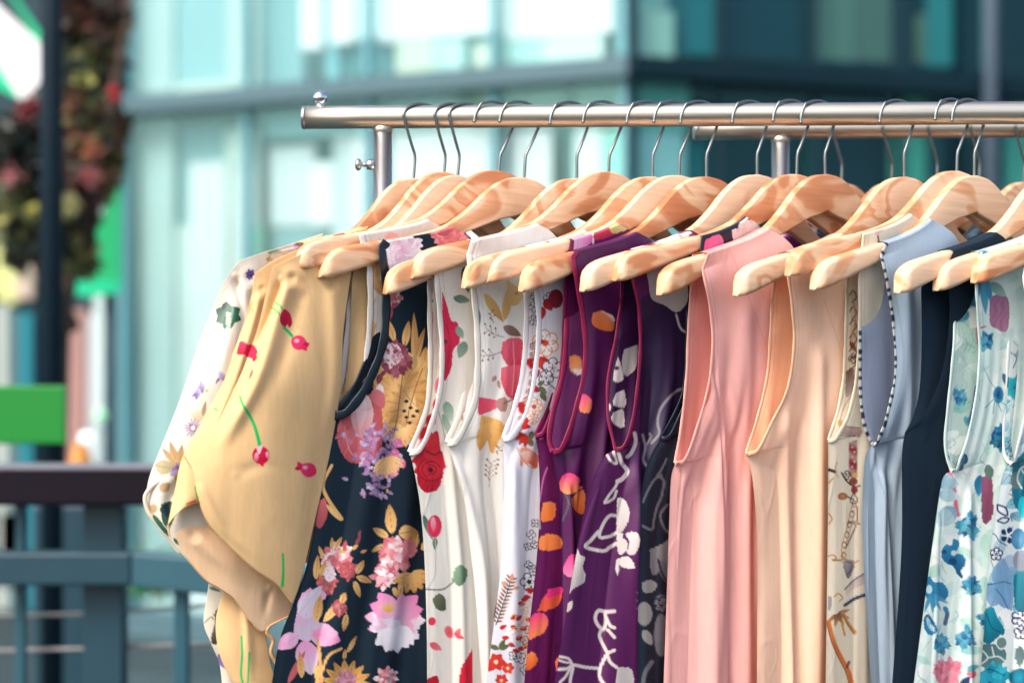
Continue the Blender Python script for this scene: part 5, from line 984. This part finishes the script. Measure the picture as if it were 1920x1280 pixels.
rt2 = garment(f2, 'tan_blouse', 'tan short sleeved blouse behind the tulip one, its beige inside showing', 'blouse',
        560, (432, 1000), [(424, 1080), (404, 1160), (412, 1225), (436, 1275), (452, 1300)], TAN, dtan, M_COTTON, rows=260, cols=110,
        L=[(500, 560), (484, 700), (456, 850), (432, 1000)], Rr=[(510, 560), (490, 700), (462, 850), (432, 1000)], seed=2, foldA=.005, gapR=.006, gapL=.006, un=.12, zb=1.12)
curve_patch(f2, 'hem_panel', rt2, [(420, 1040), (500, 1060)], [(500, 1060), (498, 1170), (506, 1240), (520, 1290), (530, 1400)], [(505, 1400), (530, 1400)], [(420, 1040), (424, 1090), (405, 1160), (412, 1225), (436, 1275), (462, 1310), (505, 1400)], lambda X, Y: y2(X, Y) + .012, 90, 200, TAN, dtan, M_COTTON, .012, [([(460, 1130), (466, 1200), (470, 1300)], 8, .004), ([(490, 1190), (440, 1160)], 6, .004)], .0008)
curve_patch(f2, 'sleeve', rt2, [(478, 512), (520, 485), (590, 456), (690, 424)], [(690, 424), (640, 560), (560, 760), (470, 930), (378, 942)],
    [(315, 984), (330, 964), (352, 950), (378, 942)], [(478, 512), (470, 560), (456, 610), (434, 670), (398, 756), (345, 852), (328, 920), (315, 984)],
    y2, 150, 300, TAN, dtan, M_COTTON, .024, [([(492, 540), (470, 620), (430, 740), (370, 880)], 9, .008), ([(478, 560), (455, 640)], 6, -.006)], .0008)
curve_patch(f2, 'sleeve_inside', rt2, [(315, 984), (340, 956), (375, 948), (430, 960), (560, 1040)], [(560, 1040), (556, 1090), (549, 1130), (548, 1152)],
    [(330, 1018), (352, 1046), (385, 1085), (412, 1102), (440, 1122), (466, 1158), (490, 1182), (506, 1172), (548, 1152)], [(315, 984), (318, 1000), (330, 1018)],
    lambda X, Y: y2(X, Y) + .002, 150, 130, TANI, lambda d: None, M_COTTON, .012, [([(505, 1100), (498, 1140), (494, 1170)], 7, -.010), ([(540, 1100), (545, 1150)], 8, .006), ([(360, 1000), (430, 1060), (480, 1110)], 16, .006)], .0008)
px_tube(rt2, [(315, 984), (318, 1002), (330, 1018), (352, 1046), (385, 1085), (412, 1102), (440, 1122), (466, 1158), (490, 1182), (506, 1172), (548, 1152)], lambda a, b: y2(a, b) - .004, .0012, (228, 192, 148), 'sleeve_hem')
px_tube(rt2, [(506, 1172), (500, 1185), (512, 1200), (508, 1222), (520, 1250), (518, 1290)], lambda a, b: y2(a, b) - .004, .0022, (206, 166, 116), 'sleeve_hem')
rt3 = garment(f3, 'tan_blouse', 'tan short sleeved blouse in front, printed with pink tulips on bright green stems', 'blouse',
        664, (616, 800), [(606, 880), (578, 1010), (540, 1130), (520, 1220), (512, 1290)], TAN, dtan, M_COTTON, rows=260, cols=110,
        L=[(646, 540), (640, 640), (630, 730), (616, 800)], Rr=[(660, 530), (656, 640), (645, 730), (616, 800)], seed=3, foldA=.005, gapR=.010, gapL=.006, un=.12, zb=1.12)
curve_patch(f3, 'sleeve', rt3, [(512, 500), (560, 478), (610, 462), (672, 446)], [(672, 446), (660, 500), (644, 620), (640, 720), (618, 850), (590, 975), (566, 1080), (549, 1130)],
    [(345, 852), (362, 884), (371, 930), (392, 980), (430, 1022), (478, 1066), (520, 1095), (549, 1130)], [(512, 500), (500, 545), (482, 620), (446, 715), (400, 792), (345, 852)],
    y3, 240, 340, TAN, dtan, M_COTTON, .030, [([(548, 520), (520, 600), (480, 720), (400, 860)], 14, .009), ([(528, 520), (500, 600), (465, 690)], 7, -.008), ([(625, 530), (632, 700), (610, 850)], 16, .005), ([(565, 540), (540, 640), (500, 760)], 14, -.003), ([(372, 900), (420, 990), (500, 1060)], 8, .002), ([(440, 890), (500, 872), (560, 900)], 12, -.0015)], .0008)
px_tube(rt3, [(345, 852), (362, 884), (371, 930), (392, 980), (430, 1022), (478, 1066), (520, 1095), (549, 1130)], lambda a, b: y3(a, b) - .006, .0012, (232, 192, 138), 'sleeve_hem')
# ---------------------------------------------------------------- hangers and tops on the back rack
BZf = lambda x: CZ + (640 - 242) / S * (BY + D) / D + (x - .3) * .006
for i, (hx, lab, tl, c) in enumerate(((1578, 'bare necked hanger on the back rack, its hook crossing behind the pale smooth hanger', 'plum top with white flecks on the back rack, seen through the hanger arches', (96, 30, 84)),
        (1672, 'hanger on the back rack whose hook shows just left of the peach top hanger', 'dark wine top on the back rack, behind the peach top', (60, 24, 40)),
        (1757, 'hanger on the back rack left of the two close hangers near the right', 'black top on the back rack, behind the chain print top', (24, 24, 30)),
        (1836, 'hanger on the back rack with its hook behind the light blue top hanger', 'dark brown top on the back rack, behind the light blue top', (58, 42, 38)),
        (1920, 'hanger on the back rack cut by the right edge of the photo', 'slate top on the back rack at the right edge', (40, 56, 66)))):
    f = frame(hx, None, 352, 1, BY, 55, BZf); f.lift = 0; make_hanger(f, lab)
    g_ = random.Random(i)
    def db(d, c=c, g=g_):
        for k in range(30): d.petal(g.uniform(hx - 260, hx + 60), g.uniform(430, 560), 26, 14, g.uniform(0, 360), (230, 214, 226) if i == 0 else tuple(min(255, int(v * 1.8)) for v in c))
    garment(f, 'hanging_top', tl, 'top', hx - 230, (hx - 300, 830), [(hx - 300, 1000), (hx - 300, 1290)], c, db, M_COTTON, rows=90, cols=40,
        L=[(hx - 232, 560), (hx - 240, 700), (hx - 300, 830)], Rr=[(hx - 228, 560), (hx - 236, 700), (hx - 300, 830)], seed=40 + i, gapR=.012, gapL=.012, un=.08, group='garments hanging on the back rack')
# ---------------------------------------------------------------- railing
M_TEAL = simple('teal_paint', (36, 82, 96), .45, var=.12, scale=14, bump=.15)
M_TEALD = simple('teal_paint_worn', (22, 60, 74), .45, var=.2, scale=10, bump=.2)
M_BROWN = simple('dark_brown_lacquer', (24, 18, 28), .5, var=.25, scale=12, spec=.12)
M_ALU = simple('weathered_wood_edge', (112, 112, 124), .4, var=.1, scale=30)
RY = 1.0
rl = empty('railing', (at(190, 900, RY).x, RY, 0)); tag(rl, 'metal railing with a dark brown handrail over teal posts and bars', 'railing')
off = Vector(rl.location)
def bx(name, px0, px1, py0, py1, y0, y1, mat, par, bev=.004, yref=None):
    a = at(px0, py0, yref if yref is not None else y0); b = at(px1, py1, yref if yref is not None else y0)
    m = MB(); m.box((a.x - off.x, y0 - off.y, b.z), (b.x - off.x, y1 - off.y, a.z)); return m.build(name, mat, par, bevel=bev)
bx('handrail', -260, 2300, 880, 948, RY - .02, RY + .05, M_BROWN, rl, .006)
bx('handrail_cap', -260, 2300, 873, 881.5, RY - .024, RY + .055, M_ALU, rl, .002)
bx('lower_rail', -260, 246, 1036, 1098, RY - .01, RY + .04, M_TEALD, rl, .005)
a0, a1, b0, b1 = at(246, 1036, RY - .012), at(246, 1099, RY - .012), at(560, 1062, RY - .07), at(560, 1134, RY - .07)
m = MB(); th = Vector((.004, .05, 0))
for p in (a0, a1, b1, b0): m.v.append(p - off)
for p in (a0, a1, b1, b0): m.v.append(p - off + th)
m.f = [(0, 1, 2, 3), (7, 6, 5, 4), (0, 3, 7, 4), (1, 5, 6, 2), (3, 2, 6, 7), (0, 4, 5, 1)]; m.build('lower_rail', M_TEAL, rl, bevel=.004)
def post(px0, px1, y0, y1, mat, top=948, name='post'):
    a = at(px0, top, y0); b = at(px1, top, y0); m = MB(); m.box((a.x - off.x, y0 - off.y, .0), (b.x - off.x, y1 - off.y, a.z + .004)); m.build(name, mat, rl, bevel=.004)
post(155, 230, RY + .041, RY + .09, M_TEALD); post(27, 47, RY + .042, RY + .06, M_TEAL, name='baluster'); post(325, 352, RY + .0, RY + .03, M_TEAL, 1098, 'baluster'); post(-200, -180, RY + .042, RY + .06, M_TEAL, name='baluster')
for k in range(6): post(640 + k * 290, 662 + k * 290, RY + .042, RY + .06, M_TEAL, name='baluster')
for (ya, yb) in ((1150, 1140), (1215, 1213)):
    m = MB(); m.tube([at(-200, ya + 8, RY + .1) - off, at(160, ya, RY + .1) - off, at(420, yb - 8, RY + .1) - off, at(900, yb - 20, RY + .1) - off], .0035, 8); m.build('cable', simple('steel_cable', (170, 166, 160), .4, .6), rl, True)
# ---------------------------------------------------------------- ground
m = MB(); m.box((-60, -30, -.3), (60, 120, 0)); tag(m.build('pavement', simple('paving', (34, 52, 58), .8, var=.2, scale=3)), kind='structure')
# ---------------------------------------------------------------- glass building
P0 = Vector((.47, 4.9, 0)); PL = Vector((-1.85, 6.1, 0)); PR = Vector((4.4, 6.35, 0))
bd = empty('glass_building', P0); tag(bd, 'teal glass office building with a dark grey band around its corner', 'building')
def fac(A, B):
    d = (B - A).normalized(); n = Vector((d.y, -d.x, 0));
    if n.y > 0: n = -n
    return A, d, n, (B - A).length
FL = fac(P0, PL); FRt = fac(P0, PR)
def upx(fc, px, off=0.):
    A, d, n, L = fc; h = hit(np.array(float(px)), np.array(640.), np.array(A), np.array(n), off); return (Vector(h) - A).dot(d)
def zpx(fc, px, py, off=0.):
    A, d, n, L = fc; h = hit(np.array(float(px)), np.array(float(py)), np.array(A), np.array(n), off); return float(h[2])
def fbox(name, fc, u0, u1, z0, z1, o0, o1, mat, par=bd, bev=0):
    A, d, n, L = fc; m = MB(); M = Matrix(((d.x, n.x, 0, 0), (d.y, n.y, 0, 0), (0, 0, 1, 0), (0, 0, 0, 1)))
    m.box((u0, o0, z0), (u1, o1, z1), M); bm = m.build(name, mat, par, bevel=bev); return bm
def ppx(name, fc, px0, px1, py0, py1, o0, o1, mat, par=bd):
    ua, ub = sorted((upx(fc, px0), upx(fc, px1))); pm = (px0 + px1) / 2
    return fbox(name, fc, ua, ub, zpx(fc, pm, py1), zpx(fc, pm, py0), o0, o1, mat, par)
def glass(name, c, fac_, rough=.08):
    m, t, p = new_mat(name); N = t.nodes.new; L = t.links.new
    tr = N('ShaderNodeBsdfTransparent'); tr.inputs[0].default_value = rgba(c); gl = N('ShaderNodeBsdfGlossy'); gl.inputs['Roughness'].default_value = rough; gl.inputs['Color'].default_value = (.5, .85, .88, 1)
    lw = N('ShaderNodeLayerWeight'); lw.inputs[0].default_value = .35; mr = N('ShaderNodeMapRange'); mr.inputs['To Min'].default_value = fac_; mr.inputs['To Max'].default_value = fac_ * 3; L(lw.outputs['Facing'], mr.inputs['Value'])
    ms = N('ShaderNodeMixShader'); L(mr.outputs[0], ms.inputs[0]); L(tr.outputs[0], ms.inputs[1]); L(gl.outputs[0], ms.inputs[2]); L(ms.outputs[0], t.nodes['Material Output'].inputs['Surface']); return m
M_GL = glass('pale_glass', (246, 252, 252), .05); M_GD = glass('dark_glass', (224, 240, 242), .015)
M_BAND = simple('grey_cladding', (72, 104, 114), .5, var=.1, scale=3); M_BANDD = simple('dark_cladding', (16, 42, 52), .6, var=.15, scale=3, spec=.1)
M_MUL = simple('mullion_teal', (118, 176, 186), .5, var=.08, spec=.2); M_PIPE = simple('grey_pipe', (84, 100, 116), .4)
_pc = {}
def pc(c):
    if c not in _pc: _pc[c] = simple('interior_%d' % len(_pc), c, .7, var=.16 if sum(c) > 420 else .1, scale=2.2)
    return _pc[c]
zb0 = zpx(FL, 1178, 146); zb1 = zpx(FL, 1178, 108); LL = FL[3]; LR = FRt[3]
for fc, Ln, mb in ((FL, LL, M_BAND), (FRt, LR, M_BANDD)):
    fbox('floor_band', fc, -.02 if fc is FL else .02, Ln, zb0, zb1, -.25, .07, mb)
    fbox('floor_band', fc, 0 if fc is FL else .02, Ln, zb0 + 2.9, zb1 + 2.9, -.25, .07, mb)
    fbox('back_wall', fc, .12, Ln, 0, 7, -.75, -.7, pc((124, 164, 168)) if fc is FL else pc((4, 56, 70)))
    fbox('plinth', fc, .05, Ln, 0, .12, -.3, .05, mb)
for zz in (zb0, zb0 + 2.95): pass
fbox('end_wall', FL, LL - .02, LL + .10, 0, 7, -.7, .05, pc((176, 198, 198)))
# panes
def panes(fc, pxs, mat, Ln):
    us = [upx(fc, p) for p in pxs]
    for a, b in zip(us[:-1], us[1:]):
        a, b = sorted((a, b))
        for z0, z1 in ((.12, zb0), (zb1, zb0 + 2.9)):
            fbox('window_pane', fc, a + .012, b - .012, z0, z1, -.012, -.004, mat)
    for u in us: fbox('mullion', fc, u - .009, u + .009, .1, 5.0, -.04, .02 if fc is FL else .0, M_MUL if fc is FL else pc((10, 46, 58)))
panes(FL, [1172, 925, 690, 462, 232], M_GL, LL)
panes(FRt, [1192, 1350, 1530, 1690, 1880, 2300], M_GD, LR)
# boards behind the panes; left ones carry the glass's sky reflections as colour (photo columns)
W_, LC, CY, MN, CRM, TQ, TD_ = (236, 238, 240), (172, 196, 196), (138, 180, 186), (146, 196, 180), (200, 208, 188), (88, 142, 148), (58, 118, 128)
IN = [ # px0,px1,py0,py1,color,offset
 (234, 300, -200, 190, LC, .10), (300, 400, -200, 150, CY, .12), (395, 420, -200, 160, MN, .13), (405, 462, -200, 175, (186, 204, 198), .09), (300, 405, 150, 190, (206, 220, 206), .11),
 (465, 540, -200, 165, (124, 166, 172), .12), (540, 580, -200, 85, W_, .10), (580, 600, -200, 150, (120, 184, 194), .14), (596, 640, -200, 75, W_, .09), (645, 690, -200, 65, (216, 236, 240), .10), (575, 720, 70, 160, TD_, .16), (640, 650, 0, 150, TD_, .13),
 (690, 920, -200, 62, W_, .10), (720, 790, 62, 130, CRM, .10), (790, 845, 68, 130, (186, 222, 216), .11), (862, 908, 75, 125, CRM, .12), (845, 862, 62, 130, TQ, .14),
 (930, 1130, -200, 60, W_, .10), (930, 1000, 68, 118, (170, 214, 208), .11), (1000, 1110, 62, 112, (206, 230, 222), .10), (1130, 1165, -200, 108, TQ, .12),
 # lower storey
 (236, 300, 215, 1200, LC, .10), (300, 390, 225, 420, CY, .14), (330, 400, 300, 1200, (214, 222, 224), .10), (395, 455, 235, 300, (206, 226, 216), .11), (400, 455, 300, 900, (206, 216, 216), .12), (300, 330, 420, 1200, (190, 208, 206), .12), (440, 470, 420, 560, MN, .09),
 (470, 690, 200, 250, (150, 206, 208), .11), (475, 560, 270, 420, (208, 218, 222), .12), (560, 600, 300, 420, (236, 242, 246), .10), (600, 690, 250, 500, (200, 214, 218), .11), (475, 690, 420, 1200, (136, 172, 178), .13), (640, 680, 250, 420, W_, .09),
 (700, 800, 150, 240, (170, 216, 212), .10), (710, 920, 240, 600, W_, .10), (800, 905, 165, 240, (200, 228, 218), .12), (690, 920, 600, 1200, (136, 172, 178), .12), (862, 905, 160, 210, CRM, .08),
 (935, 1040, 140, 230, (148, 198, 186), .10), (935, 1010, 240, 600, W_, .11), (1040, 1060, 150, 600, TQ, .14), (1060, 1165, 145, 230, (140, 200, 184), .10), (1060, 1110, 240, 600, (232, 244, 242), .09), (1110, 1165, 240, 600, (150, 220, 206), .10), (930, 1165, 600, 1200, (150, 190, 200), .12)]
for (a, b, c, d_, col_, o) in IN: ppx('reflection_panel', FL, a, b, c, d_, -o - .02, -o, pc(col_))
IR = [(1380, 1530, -200, 100, (10, 66, 80), .14), (1352, 1528, 190, 700, (8, 62, 74), .14), (1200, 1275, 15, 102, (220, 236, 214), .06), (1196, 1215, -200, 102, (120, 186, 180), .08), (1275, 1310, -200, 100, (60, 116, 122), .10), (1310, 1372, -200, 96, (52, 136, 142), .10), (1200, 1305, 142, 240, (140, 222, 200), .06), (1196, 1298, 240, 700, (206, 238, 232), .07), (1300, 1345, 260, 700, (20, 118, 124), .10),
 (1540, 1620, -200, 108, (128, 148, 130), .08), (1620, 1692, -200, 110, (112, 128, 116), .09), (1760, 1806, -200, 118, (64, 150, 150), .08), (1745, 1760, 20, 110, (130, 136, 110), .1), (1868, 1895, -200, 122, (96, 186, 180), .08), (1690, 1752, 170, 345, (112, 206, 176), .07), (1535, 1560, 170, 420, (26, 110, 108), .10), (1760, 1790, 170, 400, (30, 96, 100), .11), (1885, 1990, 175, 520, (116, 206, 180), .07), (1560, 1690, 200, 700, (16, 58, 74), .14), (2000, 2300, -200, 110, (90, 140, 140), .1)]
for (a, b, c, d_, col_, o) in IR: ppx('interior_panel', FRt, a, b, c, d_, -o - .02, -o, pc(col_))
up = upx(FRt, 1826); A_, d__, n__, _ = FRt; c_ = A_ + d__ * up + n__ * .12
m = MB(); m.tube([c_ - bd.location, c_ - bd.location + Vector((0, 0, 6))], .028, 16); m.build('downpipe', M_PIPE, bd, True)
m = MB(); m.v = [Vector(p) for p in ((0, -.02, 5.6), (-2.4, 1.2, 5.6), (-2.4, 6, 5.6), (4.4, 6, 5.6), (4.0, 1.5, 5.6))]; m.v += [p + Vector((0, 0, .3)) for p in m.v[:5]]
m.f = [(0, 1, 2, 3, 4), (9, 8, 7, 6, 5)] + [(i, 5 + i, 5 + (i + 1) % 5, (i + 1) % 5) for i in range(5)]; m.build('roof', M_BAND, bd)
# ---------------------------------------------------------------- left background
def cyl(name, p, q, r, mat, label, cat, group=None):
    m = MB(); m.tube([Vector((0, 0, 0)), q - p], r, 24); o = m.build(name, mat, None, True); o.location = p; tag(o, label, cat, group); return o
yp = 2.2; kx = (yp + D) / F
c_ = at(97, 640, yp)
cyl('steel_column', Vector((c_.x, yp, 0)), Vector((c_.x, yp, 4.2)), 21 * kx, simple('dark_column_paint', (12, 34, 46), .6, spec=.2), 'tall dark round steel column standing beside the tree', 'column')
# green sign
ys = 1.35; sg = empty('green_sign', at(50, 780, ys)); tag(sg, 'plain bright green rectangular sign board above the railing', 'sign')
M_GRN = simple('sign_green', (2, 126, 40), .45, var=.04, scale=4)
def relbox(name, root, px0, px1, py0, py1, y0, y1, mat, bev=.003):
    a = at(px0, py0, y0) - root.location; b = at(px1, py1, y0) - root.location; m = MB(); m.box((a.x, y0 - root.location.y, b.z), (b.x, y1 - root.location.y, a.z)); return m.build(name, mat, root, bevel=bev)
relbox('board', sg, -130, 122, 723, 832, ys, ys + .02, M_GRN); 
a = at(-40, 830, ys + .03) - sg.location; m = MB(); m.tube([Vector((a.x, .03, -sg.location.z + .0)), Vector((a.x, .03, .03))], .014, 12); m.build('sign_post', M_TEALD, sg, True)
# planted pillar: dark foliage with blossom
def leaf_cloud(name, blobs, parent, seed):
    g = np.random.default_rng(seed); V = []; Q = []; C = []
    for (px, py, y, rx, ry, n, cols, sz) in blobs:
        c = np.array(at(px, py, y)); k = (y + D) / F
        for i in range(n):
            p = g.normal(0, .48, 3); 
            if np.linalg.norm(p) > 1.15: continue
            p = c + p * np.array([rx * k, rx * k * .8, ry * k]); s_ = sz * g.uniform(.6, 1.3)
            a = g.normal(0, 1, 3); a /= np.linalg.norm(a); b = np.cross(a, g.normal(0, 1, 3)); b /= np.linalg.norm(b)
            n0 = len(V); V += [p - a * s_, p + b * s_ * .42, p + a * s_, p - b * s_ * .42]; Q.append([n0, n0 + 1, n0 + 2, n0 + 3])
            c_ = lin(cols[g.integers(len(cols))]) * g.uniform(.75, 1.25); C += [c_] * 4
    return link(name, raw_mesh(name, np.array(V) - np.array(parent.location), np.array(Q), np.array(C), False), M_LEAF, parent)
M_LEAF = fabric('leaf', .5, 0, .1)
DK = [(44, 58, 54), (60, 54, 46), (34, 48, 48)]; OL = [(96, 108, 66), (124, 126, 78), (80, 90, 62)]; RB = [(118, 72, 64), (134, 92, 74), (84, 60, 56)]; YL = [(226, 220, 110), (200, 196, 110)]; PKc = [(236, 170, 170), (226, 140, 150)]; RD_ = [(206, 40, 60), (190, 60, 70)]
yt = 3.0
tr = empty('flowering_tree', (at(150, 300, yt).x, yt, 0)); tag(tr, 'dark leaved flowering tree with red, pink and yellow blossom beside the glass building', 'tree')
bl = [(170, 30, yt, 62, 70, 1500, DK + RB, .045), (160, 110, yt, 55, 60, 1000, DK + OL, .045), (150, 200, yt, 40, 40, 600, RB + OL, .04), (185, 60, yt, 45, 60, 700, OL + RB, .045), (180, 240, yt, 46, 70, 1200, DK + RB + OL, .045), (30, 275, yt, 60, 52, 1500, DK, .045), (90, 260, yt + .3, 60, 80, 900, DK, .045), (190, 300, yt, 34, 60, 900, RB + OL, .04), (130, 400, yt, 40, 80, 900, OL + DK, .04), (40, 420, yt, 36, 80, 700, OL + DK, .04), (150, 350, yt, 50, 60, 800, RB + DK, .04), (215, 120, yt, 14, 60, 250, DK, .04), (150, 480, yt, 24, 40, 250, OL, .04)]
leaf_cloud('crown', bl, tr, 3)
leaf_cloud('blossom', [(20, 335, yt - .15, 16, 18, 50, PKc + RB, .03), (216, 178, yt - .2, 7, 10, 60, [(190, 60, 70)], .022), (155, 150, yt - .2, 10, 8, 30, OL + YL, .03), (168, 330, yt - .2, 8, 10, 34, [(180, 110, 110)], .03), (130, 385, yt - .2, 8, 22, 40, [(170, 170, 120)], .03), (60, 400, yt - .2, 9, 14, 20, YL + OL, .025), (55, 205, yt - .2, 16, 9, 70, [(130, 56, 62)], .03), (175, 280, yt - .2, 12, 12, 30, [(160, 100, 74)], .03), (8, 400, yt - .2, 8, 24, 26, YL + OL, .025)], tr, 5)
m = MB(); tx = 0
m.tube([(-.1, .1, 0), (-.1, .1, .7), (-.07, .05, 1.4), (.03, 0, 2.0)], [.035, .03, .03, .02], 12); m.tube([(-.03, 0, 1.4), (-.25, .05, 1.9)], [.035, .015], 8); m.tube([(.0, 0, 1.6), (.15, -.05, 2.3)], [.035, .012], 8)
m.build('trunk', simple('bark', (66, 54, 46), .9, var=.3, scale=30), tr, True)
# striped parasol top left
M_STW = simple('white_canvas', (238, 238, 240), .8, var=.04); M_STG = simple('green_canvas', (10, 206, 150), .7, var=.06); M_STG2 = simple('green_canvas_deep', (10, 176, 110), .7, var=.06)
ya = 3.9; pr = empty('green_parasol', (at(-90, 0, ya).x, ya, 0)); tag(pr, 'market parasol of green and white canvas at the top left corner', 'parasol')
def sheet(name, root, pts, y, mat, dep=.012):
    m = MB(); n = len(pts)
    for dd in (0, dep):
        for q in pts:
            yy = y + (q[2] if len(q) > 2 else 0); m.v.append(at(q[0], q[1], yy) + Vector((0, dd, 0)) - root.location)
    m.f = [tuple(range(n))[::-1], tuple(range(n, 2 * n))] + [(i, (i + 1) % n, n + (i + 1) % n, n + i) for i in range(n)]
    return m.build(name, mat, root)
sheet('canopy_stripe', pr, [(-140, -260, .2), (12, -20), (92, 85), (90, 110), (74, 82)], ya, M_STG)
sheet('canopy_panel', pr, [(-160, -260, .2), (-60, -20), (-4, 10), (74, 82), (86, 150), (60, 190), (36, 185), (-100, -40)], ya + .01, M_STW)
sheet('canopy_stripe', pr, [(-200, -200, .2), (-100, -40), (-10, 70), (36, 186), (-30, 150), (-120, 60)], ya + .02, M_STG)
m = MB(); m.tube([(0, 0, 0), (0, 0, 2.6)], .025, 12); m.build('pole', M_POST, pr, True)
# hanging green cloth behind the column
yg = 3.7; gc = empty('green_awning', at(170, 470, yg)); tag(gc, 'bright green folded awning hanging between the dark column and the glass building', 'awning')
sheet('canvas', gc, [(226, 330), (205, 345), (196, 400), (170, 410), (150, 440), (118, 500), (114, 545), (160, 556), (226, 545)], yg, M_STG2)
sheet('valance', gc, [(112, 520), (112, 548), (170, 556), (226, 548), (226, 528)], yg - .03, M_STG)
m = MB(); gp0 = at(205, 560, yg + .05) - gc.location; m.tube([(gp0.x, .05, -gc.location.z), (gp0.x, .05, .4)], .02, 10); m.build('pole', M_TEALD, gc, True)
sheet('canopy_stripe', pr, [(118, 130), (140, 135), (152, 170), (128, 200), (114, 180)], ya, M_STG2)
# shop front far behind: dark wall, columns, shelves
yw = 6.9; sw = empty('shop_front', (at(40, 640, yw).x, yw, 0)); tag(sw, 'dark teal shop front with pale columns far behind the tree', 'building')
relbox('wall', sw, -500, 260, -400, 1225, yw, yw + .3, pc((22, 54, 66)), 0)
for px0, px1, py0, py1, c, n_ in ((-10, 12, 560, 1200, (176, 186, 180), 'column'), (12, 30, 580, 1200, (90, 120, 124), 'column'), (36, 58, 585, 1200, (24, 130, 146), 'column'), (-60, -30, 540, 1200, (160, 170, 170), 'column'), (125, 165, 580, 870, (166, 128, 122), 'banner'), (160, 180, 590, 860, (196, 196, 206), 'banner'), (180, 206, 620, 760, (110, 150, 156), 'banner'), (-10, 28, 440, 570, (206, 214, 140), 'poster'), (28, 60, 490, 560, (190, 176, 160), 'poster'), (55, 78, 395, 440, (216, 204, 90), 'poster'), (40, 75, 440, 480, (206, 212, 216), 'poster'), (60, 150, 985, 1200, (30, 60, 74), 'door'), (0, 30, 960, 1100, (120, 140, 140), 'poster'), (240, 330, 1180, 1225, (160, 170, 170), 'step')):
    relbox(n_, sw, px0, px1, py0, py1, yw - .06, yw - .002, pc(c), 0)
# small stall things between
def bulb(px, py, y, r, c, st, label):
    m, t, p = new_mat('lamp_glow'); p.inputs['Emission Color'].default_value = rgba(c); p.inputs['Emission Strength'].default_value = st; p.inputs['Base Color'].default_value = rgba(c)
    o = empty('globe_lamp', at(px, py, y)); tag(o, label, 'lamp', 'small globe lamps')
    b = MB(); b.ball((0, 0, 0), r, 16, 10); b.build('globe', m, o, True); b = MB(); b.tube([(0, 0, -o.location.z), (0, 0, -r * .9)], .003, 8); b.build('stem', M_TEALD, o, True)
bulb(162, 822, 3.4, .022, (206, 230, 236), .6, 'small white globe lamp just above the handrail'); bulb(188, 778, 3.6, .022, (150, 210, 170), .4, 'greenish globe lamp right of the white one')
yo = 2.5; oc = empty('traffic_cone', (at(150, 880, yo).x, yo, 0)); tag(oc, 'orange traffic cone on a stand behind the handrail', 'cone')
zc = at(150, 830, yo).z; m = MB(); m.tube([(0, 0, zc - .15), (0, 0, zc)], [.06, .015], 24); m.build('cone', simple('cone_orange', (190, 124, 50), .6), oc, True); m = MB(); m.box((-.10, -.10, 0), (.10, .10, zc - .15)); m.build('stand', M_TEALD, oc, bevel=.01)
# planter boxes under the tree seen through the railing
ypl = 3.4; pb = empty('planter_box', (at(280, 1150, ypl).x, ypl, 0)); tag(pb, 'low grey planter with pale ground cover seen through the railing', 'planter')
m = MB(); m.box((-.30, -.15, 0), (.30, .15, .30)); m.build('box', pc((60, 80, 84)), pb, bevel=.01); leaf_cloud('plants', [(280, 1075, ypl, 130, 36, 800, [(60, 150, 90), (110, 160, 120), (150, 170, 120)], .03)], pb, 9)
